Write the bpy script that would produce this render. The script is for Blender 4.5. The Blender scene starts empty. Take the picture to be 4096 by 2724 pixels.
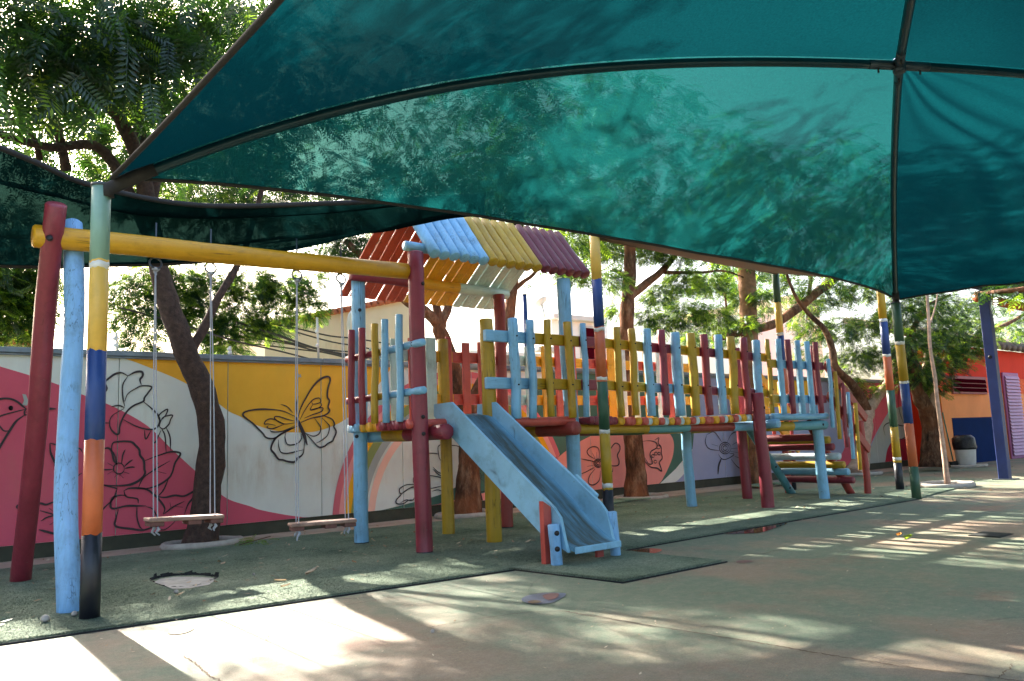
import bpy, bmesh, math, random
import numpy as np
from mathutils import Vector, Matrix, noise
R = math.radians
rnd = random.Random(7)

# ------------------------------------------------------------------ camera, sky, sun, exposure
scene = bpy.context.scene
col = scene.collection
CAM_H, FPX = 0.9, 3186.0            # camera height (m); 28 mm lens on a 36 mm wide frame of 4096 px
_p, _r, _w = R(7.2), R(2.2), R(50.8)
FWD = Vector((math.cos(_w)*math.cos(_p), math.sin(_w)*math.cos(_p), math.sin(_p)))
_rt = Vector((math.sin(_w), -math.cos(_w), 0)); _up = _rt.cross(FWD)
RGT = _rt*math.cos(_r) - _up*math.sin(_r)
UPV = _up*math.cos(_r) + _rt*math.sin(_r)
CAMP = Vector((0, 0, CAM_H))
cam_d = bpy.data.cameras.new('camera'); cam_d.sensor_width = 36; cam_d.lens = 28.0
cam_d.clip_start = 0.05; cam_d.clip_end = 500
cam = bpy.data.objects.new('camera', cam_d); col.objects.link(cam)
m3 = Matrix((RGT, UPV, -FWD)).transposed()
cam.matrix_world = Matrix.Translation(CAMP) @ m3.to_4x4()
scene.camera = cam

SUN_EL = 31.0
world = bpy.data.worlds.new('World'); scene.world = world; world.use_nodes = True
wn = world.node_tree; bg = wn.nodes['Background']
sky = wn.nodes.new('ShaderNodeTexSky'); sky.sky_type = 'NISHITA'; sky.sun_disc = False
sky.sun_elevation = R(SUN_EL); sky.sun_rotation = 0.0
sky.air_density = 1.0; sky.dust_density = 6.0; sky.ozone_density = 0.6
wn.links.new(sky.outputs[0], bg.inputs[0]); bg.inputs[1].default_value = 0.125
sd = bpy.data.lights.new('sun', 'SUN'); sd.energy = 5.0; sd.angle = R(0.55); sd.color = (1.0, 0.93, 0.82)
so = bpy.data.objects.new('sun', sd); col.objects.link(so); so.rotation_euler = (-R(90-SUN_EL), 0, 0)
so.location = (0, 20, 14)
vs = scene.view_settings
vs.view_transform = 'Standard'; vs.look = 'None'; vs.gamma = 1.0; vs.use_curve_mapping = False
vs.exposure = 2.7
scene.cycles.use_denoising = True
scene.cycles.max_bounces = 8; scene.cycles.transparent_max_bounces = 8
scene.cycles.diffuse_bounces = 5; scene.cycles.transmission_bounces = 6
scene.cycles.sample_clamp_indirect = 6.0
scene.cycles.caustics_reflective = False; scene.cycles.caustics_refractive = False

# ------------------------------------------------------------------ survey helpers: where a sight line meets a plane of the place
def ray(x, y): return FWD*FPX + RGT*(x-2048) - UPV*(y-1362)
def atY(x, y, Y): d = ray(x, y); return CAMP + d*(Y/d.y)
def atX(x, y, X): d = ray(x, y); return CAMP + d*(X/d.x)
def atZ(x, y, Z=0.0): d = ray(x, y); return CAMP + d*((Z-CAM_H)/d.z)

# ------------------------------------------------------------------ materials
def srgb(r, g, b):
    f = lambda c: (c/255/12.92) if c/255 <= 0.04045 else ((c/255+0.055)/1.055)**2.4
    return (f(r), f(g), f(b), 1)
MATS = {}
def nodes(name):
    m = bpy.data.materials.new(name); m.use_nodes = True; nt = m.node_tree
    MATS[name] = m
    return m, nt, nt.nodes['Principled BSDF'], nt.nodes, nt.links
def tex(nt, kind, scale, detail=4, rough=0.6, vec=None, stretch=None):
    t = nt.nodes.new('ShaderNodeTex'+kind); t.inputs['Scale'].default_value = scale
    if 'Detail' in t.inputs: t.inputs['Detail'].default_value = detail
    if 'Roughness' in t.inputs: t.inputs['Roughness'].default_value = rough
    tc = nt.nodes.new('ShaderNodeTexCoord'); src = tc.outputs['Object']
    if stretch:
        mp = nt.nodes.new('ShaderNodeMapping'); mp.inputs['Scale'].default_value = stretch
        nt.links.new(src, mp.inputs[0]); src = mp.outputs[0]
    nt.links.new(src, t.inputs['Vector'])
    return t
def ramp(nt, src, stops):
    r = nt.nodes.new('ShaderNodeValToRGB'); e = r.color_ramp.elements
    while len(e) < len(stops): e.new(0.5)
    for el, (p, c) in zip(e, stops):
        el.position = p; el.color = c if len(c) == 4 else (*c, 1)
    nt.links.new(src, r.inputs[0]); return r
def mix(nt, fac, a, b, mode='MIX'):
    m = nt.nodes.new('ShaderNodeMix'); m.data_type = 'RGBA'; m.blend_type = mode
    if isinstance(fac, (int, float)): m.inputs[0].default_value = fac
    else: nt.links.new(fac, m.inputs[0])
    for s, v in ((6, a), (7, b)):
        if isinstance(v, tuple): m.inputs[s].default_value = v if len(v) == 4 else (*v, 1)
        else: nt.links.new(v, m.inputs[s])
    return m.outputs[2]
def bump(nt, src, strength, dist=0.01, prev=None):
    b = nt.nodes.new('ShaderNodeBump'); b.inputs['Strength'].default_value = strength; b.inputs['Distance'].default_value = dist
    nt.links.new(src, b.inputs['Height'])
    if prev is not None: nt.links.new(prev, b.inputs['Normal'])
    return b.outputs[0]
def shade(c, k): return tuple(min(1, v*k) for v in c[:3])+(1,)

def paint(name, c, rough=0.38, grain=(1, 1, 0.07), gs=38, worn=(0.22, 0.17, 0.12, 1), wear=0.045, bs=0.35, cracks=0.8):
    """gloss paint on wood: slight tone drift, fine grain relief, small chips where the paint is gone"""
    m, nt, b, N, L = nodes(name)
    n1 = tex(nt, 'Noise', 3.2, 5, 0.65)
    n2 = tex(nt, 'Noise', gs, 4, 0.6, stretch=grain)
    n3 = tex(nt, 'Noise', 21, 6, 0.7)
    base = ramp(nt, n1.outputs[0], [(0.3, shade(c, 0.80)), (0.5, c), (0.75, shade(c, 1.10))]).outputs[0]
    g = ramp(nt, n2.outputs[0], [(0.35, (0.75, 0.75, 0.75)), (0.6, (1, 1, 1))]).outputs[0]
    base = mix(nt, 0.45, base, g, 'MULTIPLY')
    ch = ramp(nt, n3.outputs[0], [(0.70-wear, (0, 0, 0)), (0.73-wear, (1, 1, 1))]).outputs[0]
    sep = N.new('ShaderNodeRGBToBW'); L.new(ch, sep.inputs[0])
    mm = N.new('ShaderNodeMath'); mm.operation = 'MULTIPLY'; mm.inputs[1].default_value = 0.75; L.new(sep.outputs[0], mm.inputs[0])
    base = mix(nt, mm.outputs[0], base, mix(nt, 0.5, worn, shade(c, 0.5)))
    if cracks:
        n5 = tex(nt, 'Noise', 24, 3, 0.5, stretch=tuple(0.045 if g_ < 0.5 else 1.0 for g_ in grain)); n6 = tex(nt, 'Noise', 2.3, 3, 0.6)
        ln = ramp(nt, n5.outputs[0], [(0.485, (0, 0, 0)), (0.5, (1, 1, 1)), (0.515, (0, 0, 0))]).outputs[0]
        ms = ramp(nt, n6.outputs[0], [(0.52, (0, 0, 0)), (0.60, (1, 1, 1))]).outputs[0]
        bwc = N.new('ShaderNodeRGBToBW'); L.new(mix(nt, 1.0, ln, ms, 'MULTIPLY'), bwc.inputs[0])
        mc = N.new('ShaderNodeMath'); mc.operation = 'MULTIPLY'; mc.inputs[1].default_value = cracks; L.new(bwc.outputs[0], mc.inputs[0])
        base = mix(nt, mc.outputs[0], base, shade(c, 0.16))
        n7 = tex(nt, 'Noise', 5.5, 7, 0.75)
        gr = ramp(nt, n7.outputs[0], [(0.52, (1, 1, 1)), (0.78, (0.55, 0.50, 0.44))]).outputs[0]
        base = mix(nt, 0.75, base, gr, 'MULTIPLY')
    L.new(base, b.inputs['Base Color'])
    rr = ramp(nt, n1.outputs[0], [(0.3, (rough-.08,)*3), (0.7, (rough+.17,)*3)]); L.new(rr.outputs[0], b.inputs['Roughness'])
    nb = bump(nt, n2.outputs[0], bs, 0.006); nb = bump(nt, n1.outputs[0], 0.25, 0.03, nb)
    L.new(nb, b.inputs['Normal'])
    return m
PAINT = dict(
    blue=srgb(126, 180, 212), mustard=srgb(178, 142, 28), maroon=srgb(132, 44, 58), coral=srgb(196, 84, 72),
    sage=srgb(190, 214, 204), yellow=srgb(226, 164, 36), brick=srgb(206, 82, 54), teal=srgb(92, 150, 160), cream=srgb(214, 226, 218),
    green=srgb(52, 88, 66), navy=srgb(30, 62, 122), orange=srgb(196, 100, 58), black=srgb(26, 28, 36), mint=srgb(128, 164, 148),
    sun=srgb(222, 178, 78), white=srgb(214, 212, 204), skyblue=srgb(126, 176, 218), rust=srgb(150, 60, 52), maroon_dimmed=srgb(102, 34, 48), beamyellow=srgb(204, 150, 22), palewhite=srgb(196, 214, 220))
for k, v in PAINT.items(): paint('paint_'+k, v)
# horizontal members carry their grain along X / Y
for k in ('blue', 'mustard', 'maroon', 'coral', 'sage', 'yellow', 'teal', 'green', 'beamyellow', 'rust', 'palewhite'):
    paint('paint_%s_x' % k, PAINT[k], grain=(0.07, 1, 1)); paint('paint_%s_y' % k, PAINT[k], grain=(1, 0.07, 1))
# old cracked light-blue paint of the swing leg
paint('paint_cracked', srgb(128, 178, 222), rough=0.5, grain=(1, 1, 0.03), gs=55, wear=0.05, bs=0.8)
def metal_paint(k, c):
    m = paint('pole_'+k, c, rough=0.42, grain=(1, 1, 0.3), gs=12, wear=-0.02, worn=(0.6, 0.6, 0.55, 1), bs=0.06, cracks=0.0)
for k in ('green', 'navy', 'orange', 'black', 'mint', 'sun', 'white', 'mustard'): metal_paint(k, PAINT[k])

def simple(name, c, rough=0.6, metallic=0, var=0.2, scale=8, bs=0.2, bd=0.01, spec=None):
    m, nt, b, N, L = nodes(name)
    n1 = tex(nt, 'Noise', scale, 6, 0.65)
    r = ramp(nt, n1.outputs[0], [(0.3, shade(c, 1-var)), (0.7, shade(c, 1+var))]); L.new(r.outputs[0], b.inputs['Base Color'])
    b.inputs['Roughness'].default_value = rough; b.inputs['Metallic'].default_value = metallic
    if spec is not None: b.inputs['Specular IOR Level'].default_value = spec
    L.new(bump(nt, n1.outputs[0], bs, bd), b.inputs['Normal'])
    return m
simple('steel_dark', srgb(70, 78, 84), 0.45, 0.6)
simple('coping', srgb(112, 126, 134), 0.4, 0.3, 0.25, 5)
simple('plinth', srgb(58, 60, 46), 0.85, 0, 0.35, 5)
simple('bolt', srgb(38, 34, 34), 0.5, 0.4)
simple('rope', srgb(158, 162, 172), 0.7, 0, 0.15, 120)
simple('seat_wood', srgb(142, 112, 98), 0.7, 0, 0.35, 14)
simple('seat_wood_dark', srgb(98, 62, 54), 0.7, 0, 0.35, 14)
simple('ring_concrete', srgb(164, 156, 146), 0.9, 0, 0.25, 9, 0.5)
simple('soil', srgb(88, 70, 54), 0.95, 0, 0.4, 20, 0.8)
simple('fabric_hem', srgb(36, 34, 34), 0.8, 0, 0.3, 30)
simple('pipe_teal', srgb(14, 50, 58), 0.35, 0.2, 0.3, 6)
simple('slab', srgb(150, 150, 146), 0.9, 0, 0.25, 14, 0.5)
simple('rubber', srgb(26, 28, 28), 0.9, 0, 0.3, 40, 0.8)
simple('house_white', srgb(226, 224, 216), 0.8, 0, 0.06, 1.5)
simple('house_trim', srgb(200, 196, 186), 0.8, 0, 0.1, 3)
simple('tile', srgb(176, 98, 66), 0.85, 0, 0.3, 9)
simple('dish', srgb(206, 206, 204), 0.5, 0, 0.05, 3)
simple('cable', srgb(58, 52, 50), 0.7)
simple('steel_blue', srgb(28, 46, 100), 0.45, 0, 0.2, 5)
simple('fascia', srgb(34, 46, 72), 0.6, 0, 0.25, 4)
simple('roof_sheet', srgb(92, 78, 66), 0.8, 0, 0.3, 4)
simple('bin_white', srgb(206, 206, 200), 0.5, 0, 0.1, 6)
simple('bin_bag', srgb(22, 22, 26), 0.3, 0, 0.4, 12, 0.8, 0.03)
simple('louver', srgb(176, 130, 164), 0.55, 0, 0.12, 3)
simple('louver_frame', srgb(158, 92, 140), 0.55, 0, 0.12, 3)
simple('window_frame', srgb(150, 48, 66), 0.5)
simple('dado_blue', srgb(4, 36, 84), 0.9, 0, 0.15, 2, spec=0.1)
simple('drain_iron', srgb(52, 54, 52), 0.7, 0.4, 0.3, 14, 0.4)
simple('line_black', srgb(50, 42, 44), 0.75, 0, 0.2, 12)
simple('broom_green', srgb(60, 110, 84), 0.6)
simple('beige_cloth', srgb(112, 92, 76), 0.85, 0, 0.1, 3)

def glassy(name, c, rough=0.08):
    m, nt, b, N, L = nodes(name); b.inputs['Base Color'].default_value = c; b.inputs['Roughness'].default_value = rough; return m
glassy('glass_dark', srgb(60, 8, 18), 0.9); MATS['glass_dark'].node_tree.nodes['Principled BSDF'].inputs['Specular IOR Level'].default_value = 0.0

# mural paint: wall colour with fine roller texture, dirt runs
def mural(name, c, dirt=0.35):
    m, nt, b, N, L = nodes(name)
    n1 = tex(nt, 'Noise', 1.3, 6, 0.65, stretch=(1, 1, 0.8)); n2 = tex(nt, 'Noise', 7, 6, 0.75, stretch=(1, 1, 0.22)); n3 = tex(nt, 'Noise', 90, 3)
    tc = N.new('ShaderNodeTexCoord'); sx = N.new('ShaderNodeSeparateXYZ'); L.new(tc.outputs['Object'], sx.inputs[0])
    # mould stains sit in a belt at mid height, ragged
    hz = ramp(nt, sx.outputs[2], [(0.30, (0, 0, 0)), (0.62, (1, 1, 1)), (0.95, (0.9, 0.9, 0.9)), (1.0, (0.4, 0.4, 0.4))])
    st = ramp(nt, n1.outputs[0], [(0.42, (0, 0, 0)), (0.68, (1, 1, 1))])
    st2 = ramp(nt, n2.outputs[0], [(0.35, (0, 0, 0)), (0.7, (1, 1, 1))])
    f = mix(nt, 1.0, st.outputs[0], st2.outputs[0], 'MULTIPLY'); f = mix(nt, 1.0, f, hz.outputs[0], 'MULTIPLY')
    bw = N.new('ShaderNodeRGBToBW'); L.new(f, bw.inputs[0]); mm = N.new('ShaderNodeMath'); mm.operation = 'MULTIPLY'; mm.inputs[1].default_value = dirt*2.2; mm.use_clamp = True
    L.new(bw.outputs[0], mm.inputs[0])
    base = ramp(nt, n1.outputs[0], [(0.3, shade(c, 0.88)), (0.7, shade(c, 1.08))]).outputs[0]
    base = mix(nt, mm.outputs[0], base, mix(nt, 0.35, srgb(164, 132, 92), shade(c, 0.7)))
    L.new(base, b.inputs['Base Color']); b.inputs['Roughness'].default_value = 0.8; b.inputs['Specular IOR Level'].default_value = 0.25
    L.new(bump(nt, n3.outputs[0], 0.25, 0.003), b.inputs['Normal'])
    return m
mural('wall_pale', srgb(212, 216, 206), 0.5)
mural('wall_pink', srgb(200, 86, 104), 0.15)
mural('wall_yellow', srgb(226, 168, 50), 0.3)
mural('wall_rose', srgb(206, 104, 112), 0.15); mural('wall_salmon', srgb(226, 150, 142), 0.15)
mural('wall_mustard', srgb(226, 162, 30), 0.12); mural('wall_olive', srgb(132, 144, 84), 0.2)
mural('wall_grey', srgb(158, 164, 158), 0.25); mural('wall_peach', srgb(238, 186, 164), 0.15)
mural('wall_green', srgb(72, 106, 92), 0.1); mural('wall_blush', srgb(228, 144, 132), 0.15)
mural('wall_lavender', srgb(150, 154, 178), 0.1); mural('wall_crimson', srgb(158, 30, 52), 0.1)
mural('mould_wall', srgb(226, 206, 176), 0.9)
mural('wall_orange_half_lit', srgb(226, 96, 48), 0.05); mural('wall_red', srgb(214, 48, 18), 0.05); mural('wall_orange_lit', srgb(240, 152, 92), 0.05)

# bark
m, nt, b, N, L = nodes('bark')
n1 = tex(nt, 'Noise', 9, 8, 0.7, stretch=(1, 1, 0.35)); n2 = tex(nt, 'Noise', 2.0, 4, 0.6); v = tex(nt, 'Voronoi', 26, stretch=(1, 1, 0.3))
c1 = ramp(nt, n1.outputs[0], [(0.32, srgb(34, 26, 22)), (0.5, srgb(88, 62, 46)), (0.72, srgb(150, 122, 98))]).outputs[0]
c1 = mix(nt, ramp(nt, n2.outputs[0], [(0.45, (0, 0, 0)), (0.65, (1, 1, 1))]).outputs[0], c1, mix(nt, 0.5, c1, srgb(150, 92, 58)))
L.new(c1, b.inputs['Base Color']); b.inputs['Roughness'].default_value = 0.95; b.inputs['Specular IOR Level'].default_value = 0.2
L.new(bump(nt, v.outputs[0], 0.5, 0.012, bump(nt, n1.outputs[0], 0.9, 0.02)), b.inputs['Normal'])
simple('bark_dark', srgb(66, 50, 42), 0.95, 0, 0.55, 22, 1.0, 0.02)
simple('bark_pale', srgb(176, 146, 126), 0.9, 0, 0.4, 9, 0.7, 0.01)
simple('palm_bark', srgb(128, 92, 66), 0.95, 0, 0.5, 6, 1.0, 0.03)
simple('palm_yellow', srgb(150, 134, 48), 0.8, 0, 0.4, 8, 0.5)

def leafmat(name, dark, light, trans, tw=0.5, gl=0.10):
    m = bpy.data.materials.new(name); m.use_nodes = True; nt = m.node_tree; nt.nodes.clear(); MATS[name] = m
    N, L = nt.nodes, nt.links
    g = N.new('ShaderNodeNewGeometry')
    r = ramp(nt, g.outputs['Random Per Island'], [(0.0, dark), (0.6, tuple((a+c)/2 for a, c in zip(dark, light))), (1.0, light)])
    d = N.new('ShaderNodeBsdfDiffuse'); L.new(r.outputs[0], d.inputs[0])
    t = N.new('ShaderNodeBsdfTranslucent'); L.new(mix(nt, 0.85, r.outputs[0], trans), t.inputs[0])
    mx = N.new('ShaderNodeMixShader'); mx.inputs[0].default_value = tw; L.new(d.outputs[0], mx.inputs[1]); L.new(t.outputs[0], mx.inputs[2])
    gs = N.new('ShaderNodeBsdfGlossy'); gs.inputs['Roughness'].default_value = 0.35; gs.inputs['Color'].default_value = (0.8, 0.9, 0.9, 1)
    m2 = N.new('ShaderNodeMixShader'); m2.inputs[0].default_value = gl; L.new(mx.outputs[0], m2.inputs[1]); L.new(gs.outputs[0], m2.inputs[2])
    o = N.new('ShaderNodeOutputMaterial'); L.new(m2.outputs[0], o.inputs[0]); return m
leafmat('leaf', (0.006, 0.018, 0.011, 1), (0.019, 0.046, 0.015, 1), (0.06, 0.16, 0.010, 1), 0.38, 0.04)
leafmat('leaf_young', (0.05, 0.12, 0.015, 1), (0.11, 0.20, 0.02, 1), (0.32, 0.50, 0.025, 1), 0.55, 0.05)
leafmat('leaf_dry', (0.24, 0.13, 0.06, 1), (0.66, 0.56, 0.42, 1), (0.3, 0.2, 0.1, 1), 0.2, 0.05)
leafmat('leaf_orange', (0.45, 0.16, 0.02, 1), (0.60, 0.24, 0.03, 1), (0.5, 0.2, 0.03, 1), 0.2, 0.05)

def netting(name, c, tr, holes, trans_c, spots=True, tint=(0.30, 0.86, 0.78, 1)):
    """knitted shade net: cloth that lets light through, with open stitches"""
    m = bpy.data.materials.new(name); m.use_nodes = True; nt = m.node_tree; nt.nodes.clear(); MATS[name] = m
    N, L = nt.nodes, nt.links
    n1 = tex(nt, 'Noise', 1.6, 5, 0.6); n2 = tex(nt, 'Noise', 150, 3, 0.6, stretch=(1, 0.35, 1)); n4 = tex(nt, 'Noise', 420, 2, 0.5)
    r = ramp(nt, n1.outputs[0], [(0.3, shade(c, 0.82)), (0.7, shade(c, 1.12))]).outputs[0]
    w = ramp(nt, n2.outputs[0], [(0.35, (0.72,)*3), (0.65, (1.1,)*3)]).outputs[0]
    r = mix(nt, 0.7, r, w, 'MULTIPLY')
    tcol = mix(nt, 1.0, trans_c, w, 'MULTIPLY')
    if spots:   # leaf dirt caught in the cloth
        v = tex(nt, 'Voronoi', 13); n3 = tex(nt, 'Noise', 1.1, 4, 0.6)
        sp = ramp(nt, v.outputs['Distance'], [(0.16, (1, 1, 1)), (0.22, (0, 0, 0))]).outputs[0]
        ms = ramp(nt, n3.outputs[0], [(0.58, (0, 0, 0)), (0.66, (1, 1, 1))]).outputs[0]
        f = mix(nt, 1.0, sp, ms, 'MULTIPLY'); bw = N.new('ShaderNodeRGBToBW'); L.new(f, bw.inputs[0])
        r = mix(nt, bw.outputs[0], r, srgb(20, 30, 26)); tcol = mix(nt, bw.outputs[0], tcol, srgb(14, 24, 22))
    d = N.new('ShaderNodeBsdfDiffuse'); L.new(r, d.inputs[0])
    t = N.new('ShaderNodeBsdfTranslucent'); L.new(tcol, t.inputs[0])
    mx = N.new('ShaderNodeMixShader'); mx.inputs[0].default_value = tr; L.new(d.outputs[0], mx.inputs[1]); L.new(t.outputs[0], mx.inputs[2])
    tp = N.new('ShaderNodeBsdfTransparent'); tp.inputs[0].default_value = tint
    hr = ramp(nt, n4.outputs[0], [(0.45, (holes*0.4,)*3), (0.62, (min(1, holes*2.2),)*3)])
    m2 = N.new('ShaderNodeMixShader'); L.new(hr.outputs[0], m2.inputs[0]); L.new(mx.outputs[0], m2.inputs[1]); L.new(tp.outputs[0], m2.inputs[2])
    bn = bump(nt, n2.outputs[0], 0.3, 0.01); L.new(bn, d.inputs['Normal']); L.new(bn, t.inputs['Normal'])
    o = N.new('ShaderNodeOutputMaterial'); L.new(m2.outputs[0], o.inputs[0]); return m
netting('net_teal', srgb(2, 33, 40), 0.5, 0.0022, srgb(4, 49, 54))
netting('net_teal_open', srgb(3, 35, 40), 0.5, 0.032, srgb(9, 58, 58))
netting('net_dark', srgb(4, 17, 18), 0.35, 0.0024, srgb(4, 23, 23), spots=False)

# ground: painted concrete yard, its green, red and sand coats worn through one another
m, nt, b, N, L = nodes('yard')
a = tex(nt, 'Noise', 0.62, 6, 0.62, stretch=(1, 0.7, 1)); a2 = tex(nt, 'Noise', 0.9, 7, 0.7); a3 = tex(nt, 'Noise', 14, 8, 0.75); a4 = tex(nt, 'Noise', 160, 4, 0.7)
sand, grn, red, lite = srgb(142, 124, 104), srgb(108, 122, 102), srgb(152, 96, 78), srgb(160, 148, 132)
c = mix(nt, ramp(nt, a.outputs[0], [(0.40, (0, 0, 0)), (0.52, (1, 1, 1))]).outputs[0], sand, grn)
mp = N.new('ShaderNodeMapping'); 
c = mix(nt, ramp(nt, a2.outputs[0], [(0.55, (0, 0, 0)), (0.70, (0.55, 0.55, 0.55))]).outputs[0], c, red)
c = mix(nt, ramp(nt, a3.outputs[0], [(0.45, (0, 0, 0)), (0.75, (0.55, 0.55, 0.55))]).outputs[0], c, lite)
c = mix(nt, 0.75, c, ramp(nt, a4.outputs[0], [(0.3, (0.6,)*3), (0.62, (1.12,)*3)]).outputs[0], 'MULTIPLY')
a6 = tex(nt, 'Noise', 48, 5, 0.8); c = mix(nt, 0.55, c, ramp(nt, a6.outputs[0], [(0.3, (0.62,)*3), (0.6, (1.1,)*3)]).outputs[0], 'MULTIPLY')
vc = tex(nt, 'Voronoi', 0.42); vc.feature = 'DISTANCE_TO_EDGE'
wv = tex(nt, 'Noise', 1.7, 6, 0.7)
tcx = N.new('ShaderNodeTexCoord'); ad = N.new('ShaderNodeMix'); ad.data_type = 'VECTOR'; ad.inputs[0].default_value = 0.16
L.new(tcx.outputs['Object'], ad.inputs[4]); L.new(wv.outputs['Color'], ad.inputs[5]); L.new(ad.outputs[1], vc.inputs['Vector'])
crk = ramp(nt, vc.outputs['Distance'], [(0.0, (0.25,)*3), (0.004, (1,)*3)]).outputs[0]
gate = ramp(nt, tex(nt, 'Noise', 0.5, 3).outputs[0], [(0.5, (0,)*3), (0.58, (1,)*3)]).outputs[0]
c = mix(nt, mix(nt, 1.0, gate, (0.8, 0.8, 0.8, 1), 'MULTIPLY'), c, mix(nt, 1.0, c, crk, 'MULTIPLY'))
L.new(c, b.inputs['Base Color'])
L.new(ramp(nt, a.outputs[0], [(0.3, (0.62,)*3), (0.7, (0.85,)*3)]).outputs[0], b.inputs['Roughness']); b.inputs['Specular IOR Level'].default_value = 0.35
L.new(bump(nt, a4.outputs[0], 0.5, 0.008, bump(nt, a6.outputs[0], 0.4, 0.012, bump(nt, a3.outputs[0], 0.35, 0.014))), b.inputs['Normal'])

m, nt, b, N, L = nodes('turf')
a = tex(nt, 'Noise', 1.3, 6, 0.65); a2 = tex(nt, 'Noise', 85, 5, 0.8); a3 = tex(nt, 'Noise', 26, 6, 0.8); a5 = tex(nt, 'Noise', 190, 3, 0.7)
c = ramp(nt, a.outputs[0], [(0.3, srgb(104, 122, 104)), (0.5, srgb(136, 152, 130)), (0.72, srgb(160, 170, 148))]).outputs[0]
c = mix(nt, 0.9, c, ramp(nt, a2.outputs[0], [(0.34, (0.30,)*3), (0.50, (0.95,)*3), (0.68, (1.35,)*3)]).outputs[0], 'MULTIPLY')
c = mix(nt, 0.6, c, ramp(nt, a3.outputs[0], [(0.3, (0.55,)*3), (0.62, (1.15,)*3)]).outputs[0], 'MULTIPLY')
c = mix(nt, 0.6, c, ramp(nt, a5.outputs[0], [(0.35, (0.5,)*3), (0.6, (1.2,)*3)]).outputs[0], 'MULTIPLY')
L.new(c, b.inputs['Base Color']); b.inputs['Roughness'].default_value = 0.95; b.inputs['Specular IOR Level'].default_value = 0.15
L.new(bump(nt, a2.outputs[0], 1.0, 0.02, bump(nt, a3.outputs[0], 0.7, 0.02)), b.inputs['Normal'])
simple('path', srgb(172, 152, 134), 0.9, 0, 0.25, 3, 0.4)
simple('turf_slab', srgb(110, 128, 104), 0.95, 0, 0.3, 30, 0.8)

# slide bed: light-blue board rubbed grey-green where children sit
m, nt, b, N, L = nodes('slide_bed')
a = tex(nt, 'Noise', 16, 7, 0.7, stretch=(1, 0.12, 0.12)); a2 = tex(nt, 'Noise', 3, 5, 0.7)
tc = N.new('ShaderNodeTexCoord'); sx = N.new('ShaderNodeSeparateXYZ'); L.new(tc.outputs['Object'], sx.inputs[0])
mr = N.new('ShaderNodeMapRange'); mr.inputs[1].default_value = 3.95; mr.inputs[2].default_value = 4.40; L.new(sx.outputs[0], mr.inputs[0])
mid = ramp(nt, mr.outputs[0], [(0.02, (0.6,)*3), (0.12, (1,)*3), (0.82, (1,)*3), (0.97, (0.15,)*3)]).outputs[0]
f = mix(nt, 1.0, mid, ramp(nt, a.outputs[0], [(0.28, (0.35,)*3), (0.6, (1,)*3)]).outputs[0], 'MULTIPLY')
c = mix(nt, f, ramp(nt, a2.outputs[0], [(0.3, srgb(104, 158, 190)), (0.7, srgb(134, 186, 212))]).outputs[0],
        ramp(nt, a.outputs[0], [(0.3, srgb(40, 44, 42)), (0.7, srgb(84, 94, 90))]).outputs[0])
L.new(c, b.inputs['Base Color']); b.inputs['Roughness'].default_value = 0.85; b.inputs['Specular IOR Level'].default_value = 0.12
L.new(bump(nt, a.outputs[0], 0.2, 0.004), b.inputs['Normal'])
paint('slide_side', srgb(138, 188, 214), rough=0.5, grain=(1, 0.1, 0.1), gs=20, wear=0.02)

m, nt, b, N, L = nodes('puddle')
b.inputs['Base Color'].default_value = srgb(96, 70, 56); b.inputs['Roughness'].default_value = 0.03; b.inputs['Specular IOR Level'].default_value = 0.9
simple('floor_print', srgb(92, 98, 112), 0.35, 0, 0.4, 20)
simple('floor_red', srgb(104, 66, 60), 0.5, 0, 0.4, 20)
simple('floor_tan', srgb(112, 92, 68), 0.5, 0, 0.3, 20)
simple('stain_brown', srgb(120, 100, 84), 0.8, 0, 0.5, 60)

# ------------------------------------------------------------------ mesh helpers
def mesh(name, V, F, mats, midx=None, smooth=True):
    me = bpy.data.meshes.new(name); me.from_pydata([tuple(v) for v in V], [], F)
    for mm in (mats if isinstance(mats, (list, tuple)) else [mats]): me.materials.append(MATS[mm])
    if midx: me.polygons.foreach_set('material_index', midx)
    if smooth: me.polygons.foreach_set('use_smooth', [True]*len(me.polygons))
    me.update(); return me
def link(name, me, parent=None, label=None, cat=None, group=None, kind=None):
    o = bpy.data.objects.new(name, me); col.objects.link(o)
    if parent is not None:
        o.parent = parent; o.matrix_parent_inverse = parent.matrix_basis.inverted()
    for k, v in (('label', label), ('category', cat), ('group', group), ('kind', kind)):
        if v: o[k] = v
    return o
def empty(name, loc, label, cat, group=None):
    o = bpy.data.objects.new(name, None); col.objects.link(o); o.location = loc; o.empty_display_size = 0.2
    o['label'] = label; o['category'] = cat
    if group: o['group'] = group
    return o
def catmull(P, k=6, closed=False):
    P = [Vector(p) for p in P]; n = len(P); out = []
    if n < 3 and not closed: return P
    rng = range(n) if closed else range(n-1)
    for i in rng:
        p0 = P[(i-1) % n] if closed or i > 0 else P[i]*2-P[i+1]
        p1, p2 = P[i], P[(i+1) % n]
        p3 = P[(i+2) % n] if closed or i+2 < n else P[i+1]*2-P[i]
        for j in range(k):
            t = j/k; out.append(0.5*((2*p1)+(p2-p0)*t+(2*p0-5*p1+4*p2-p3)*t*t+(3*p1-p0-3*p2+p3)*t**3))
    if not closed: out.append(P[-1])
    return out
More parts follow.
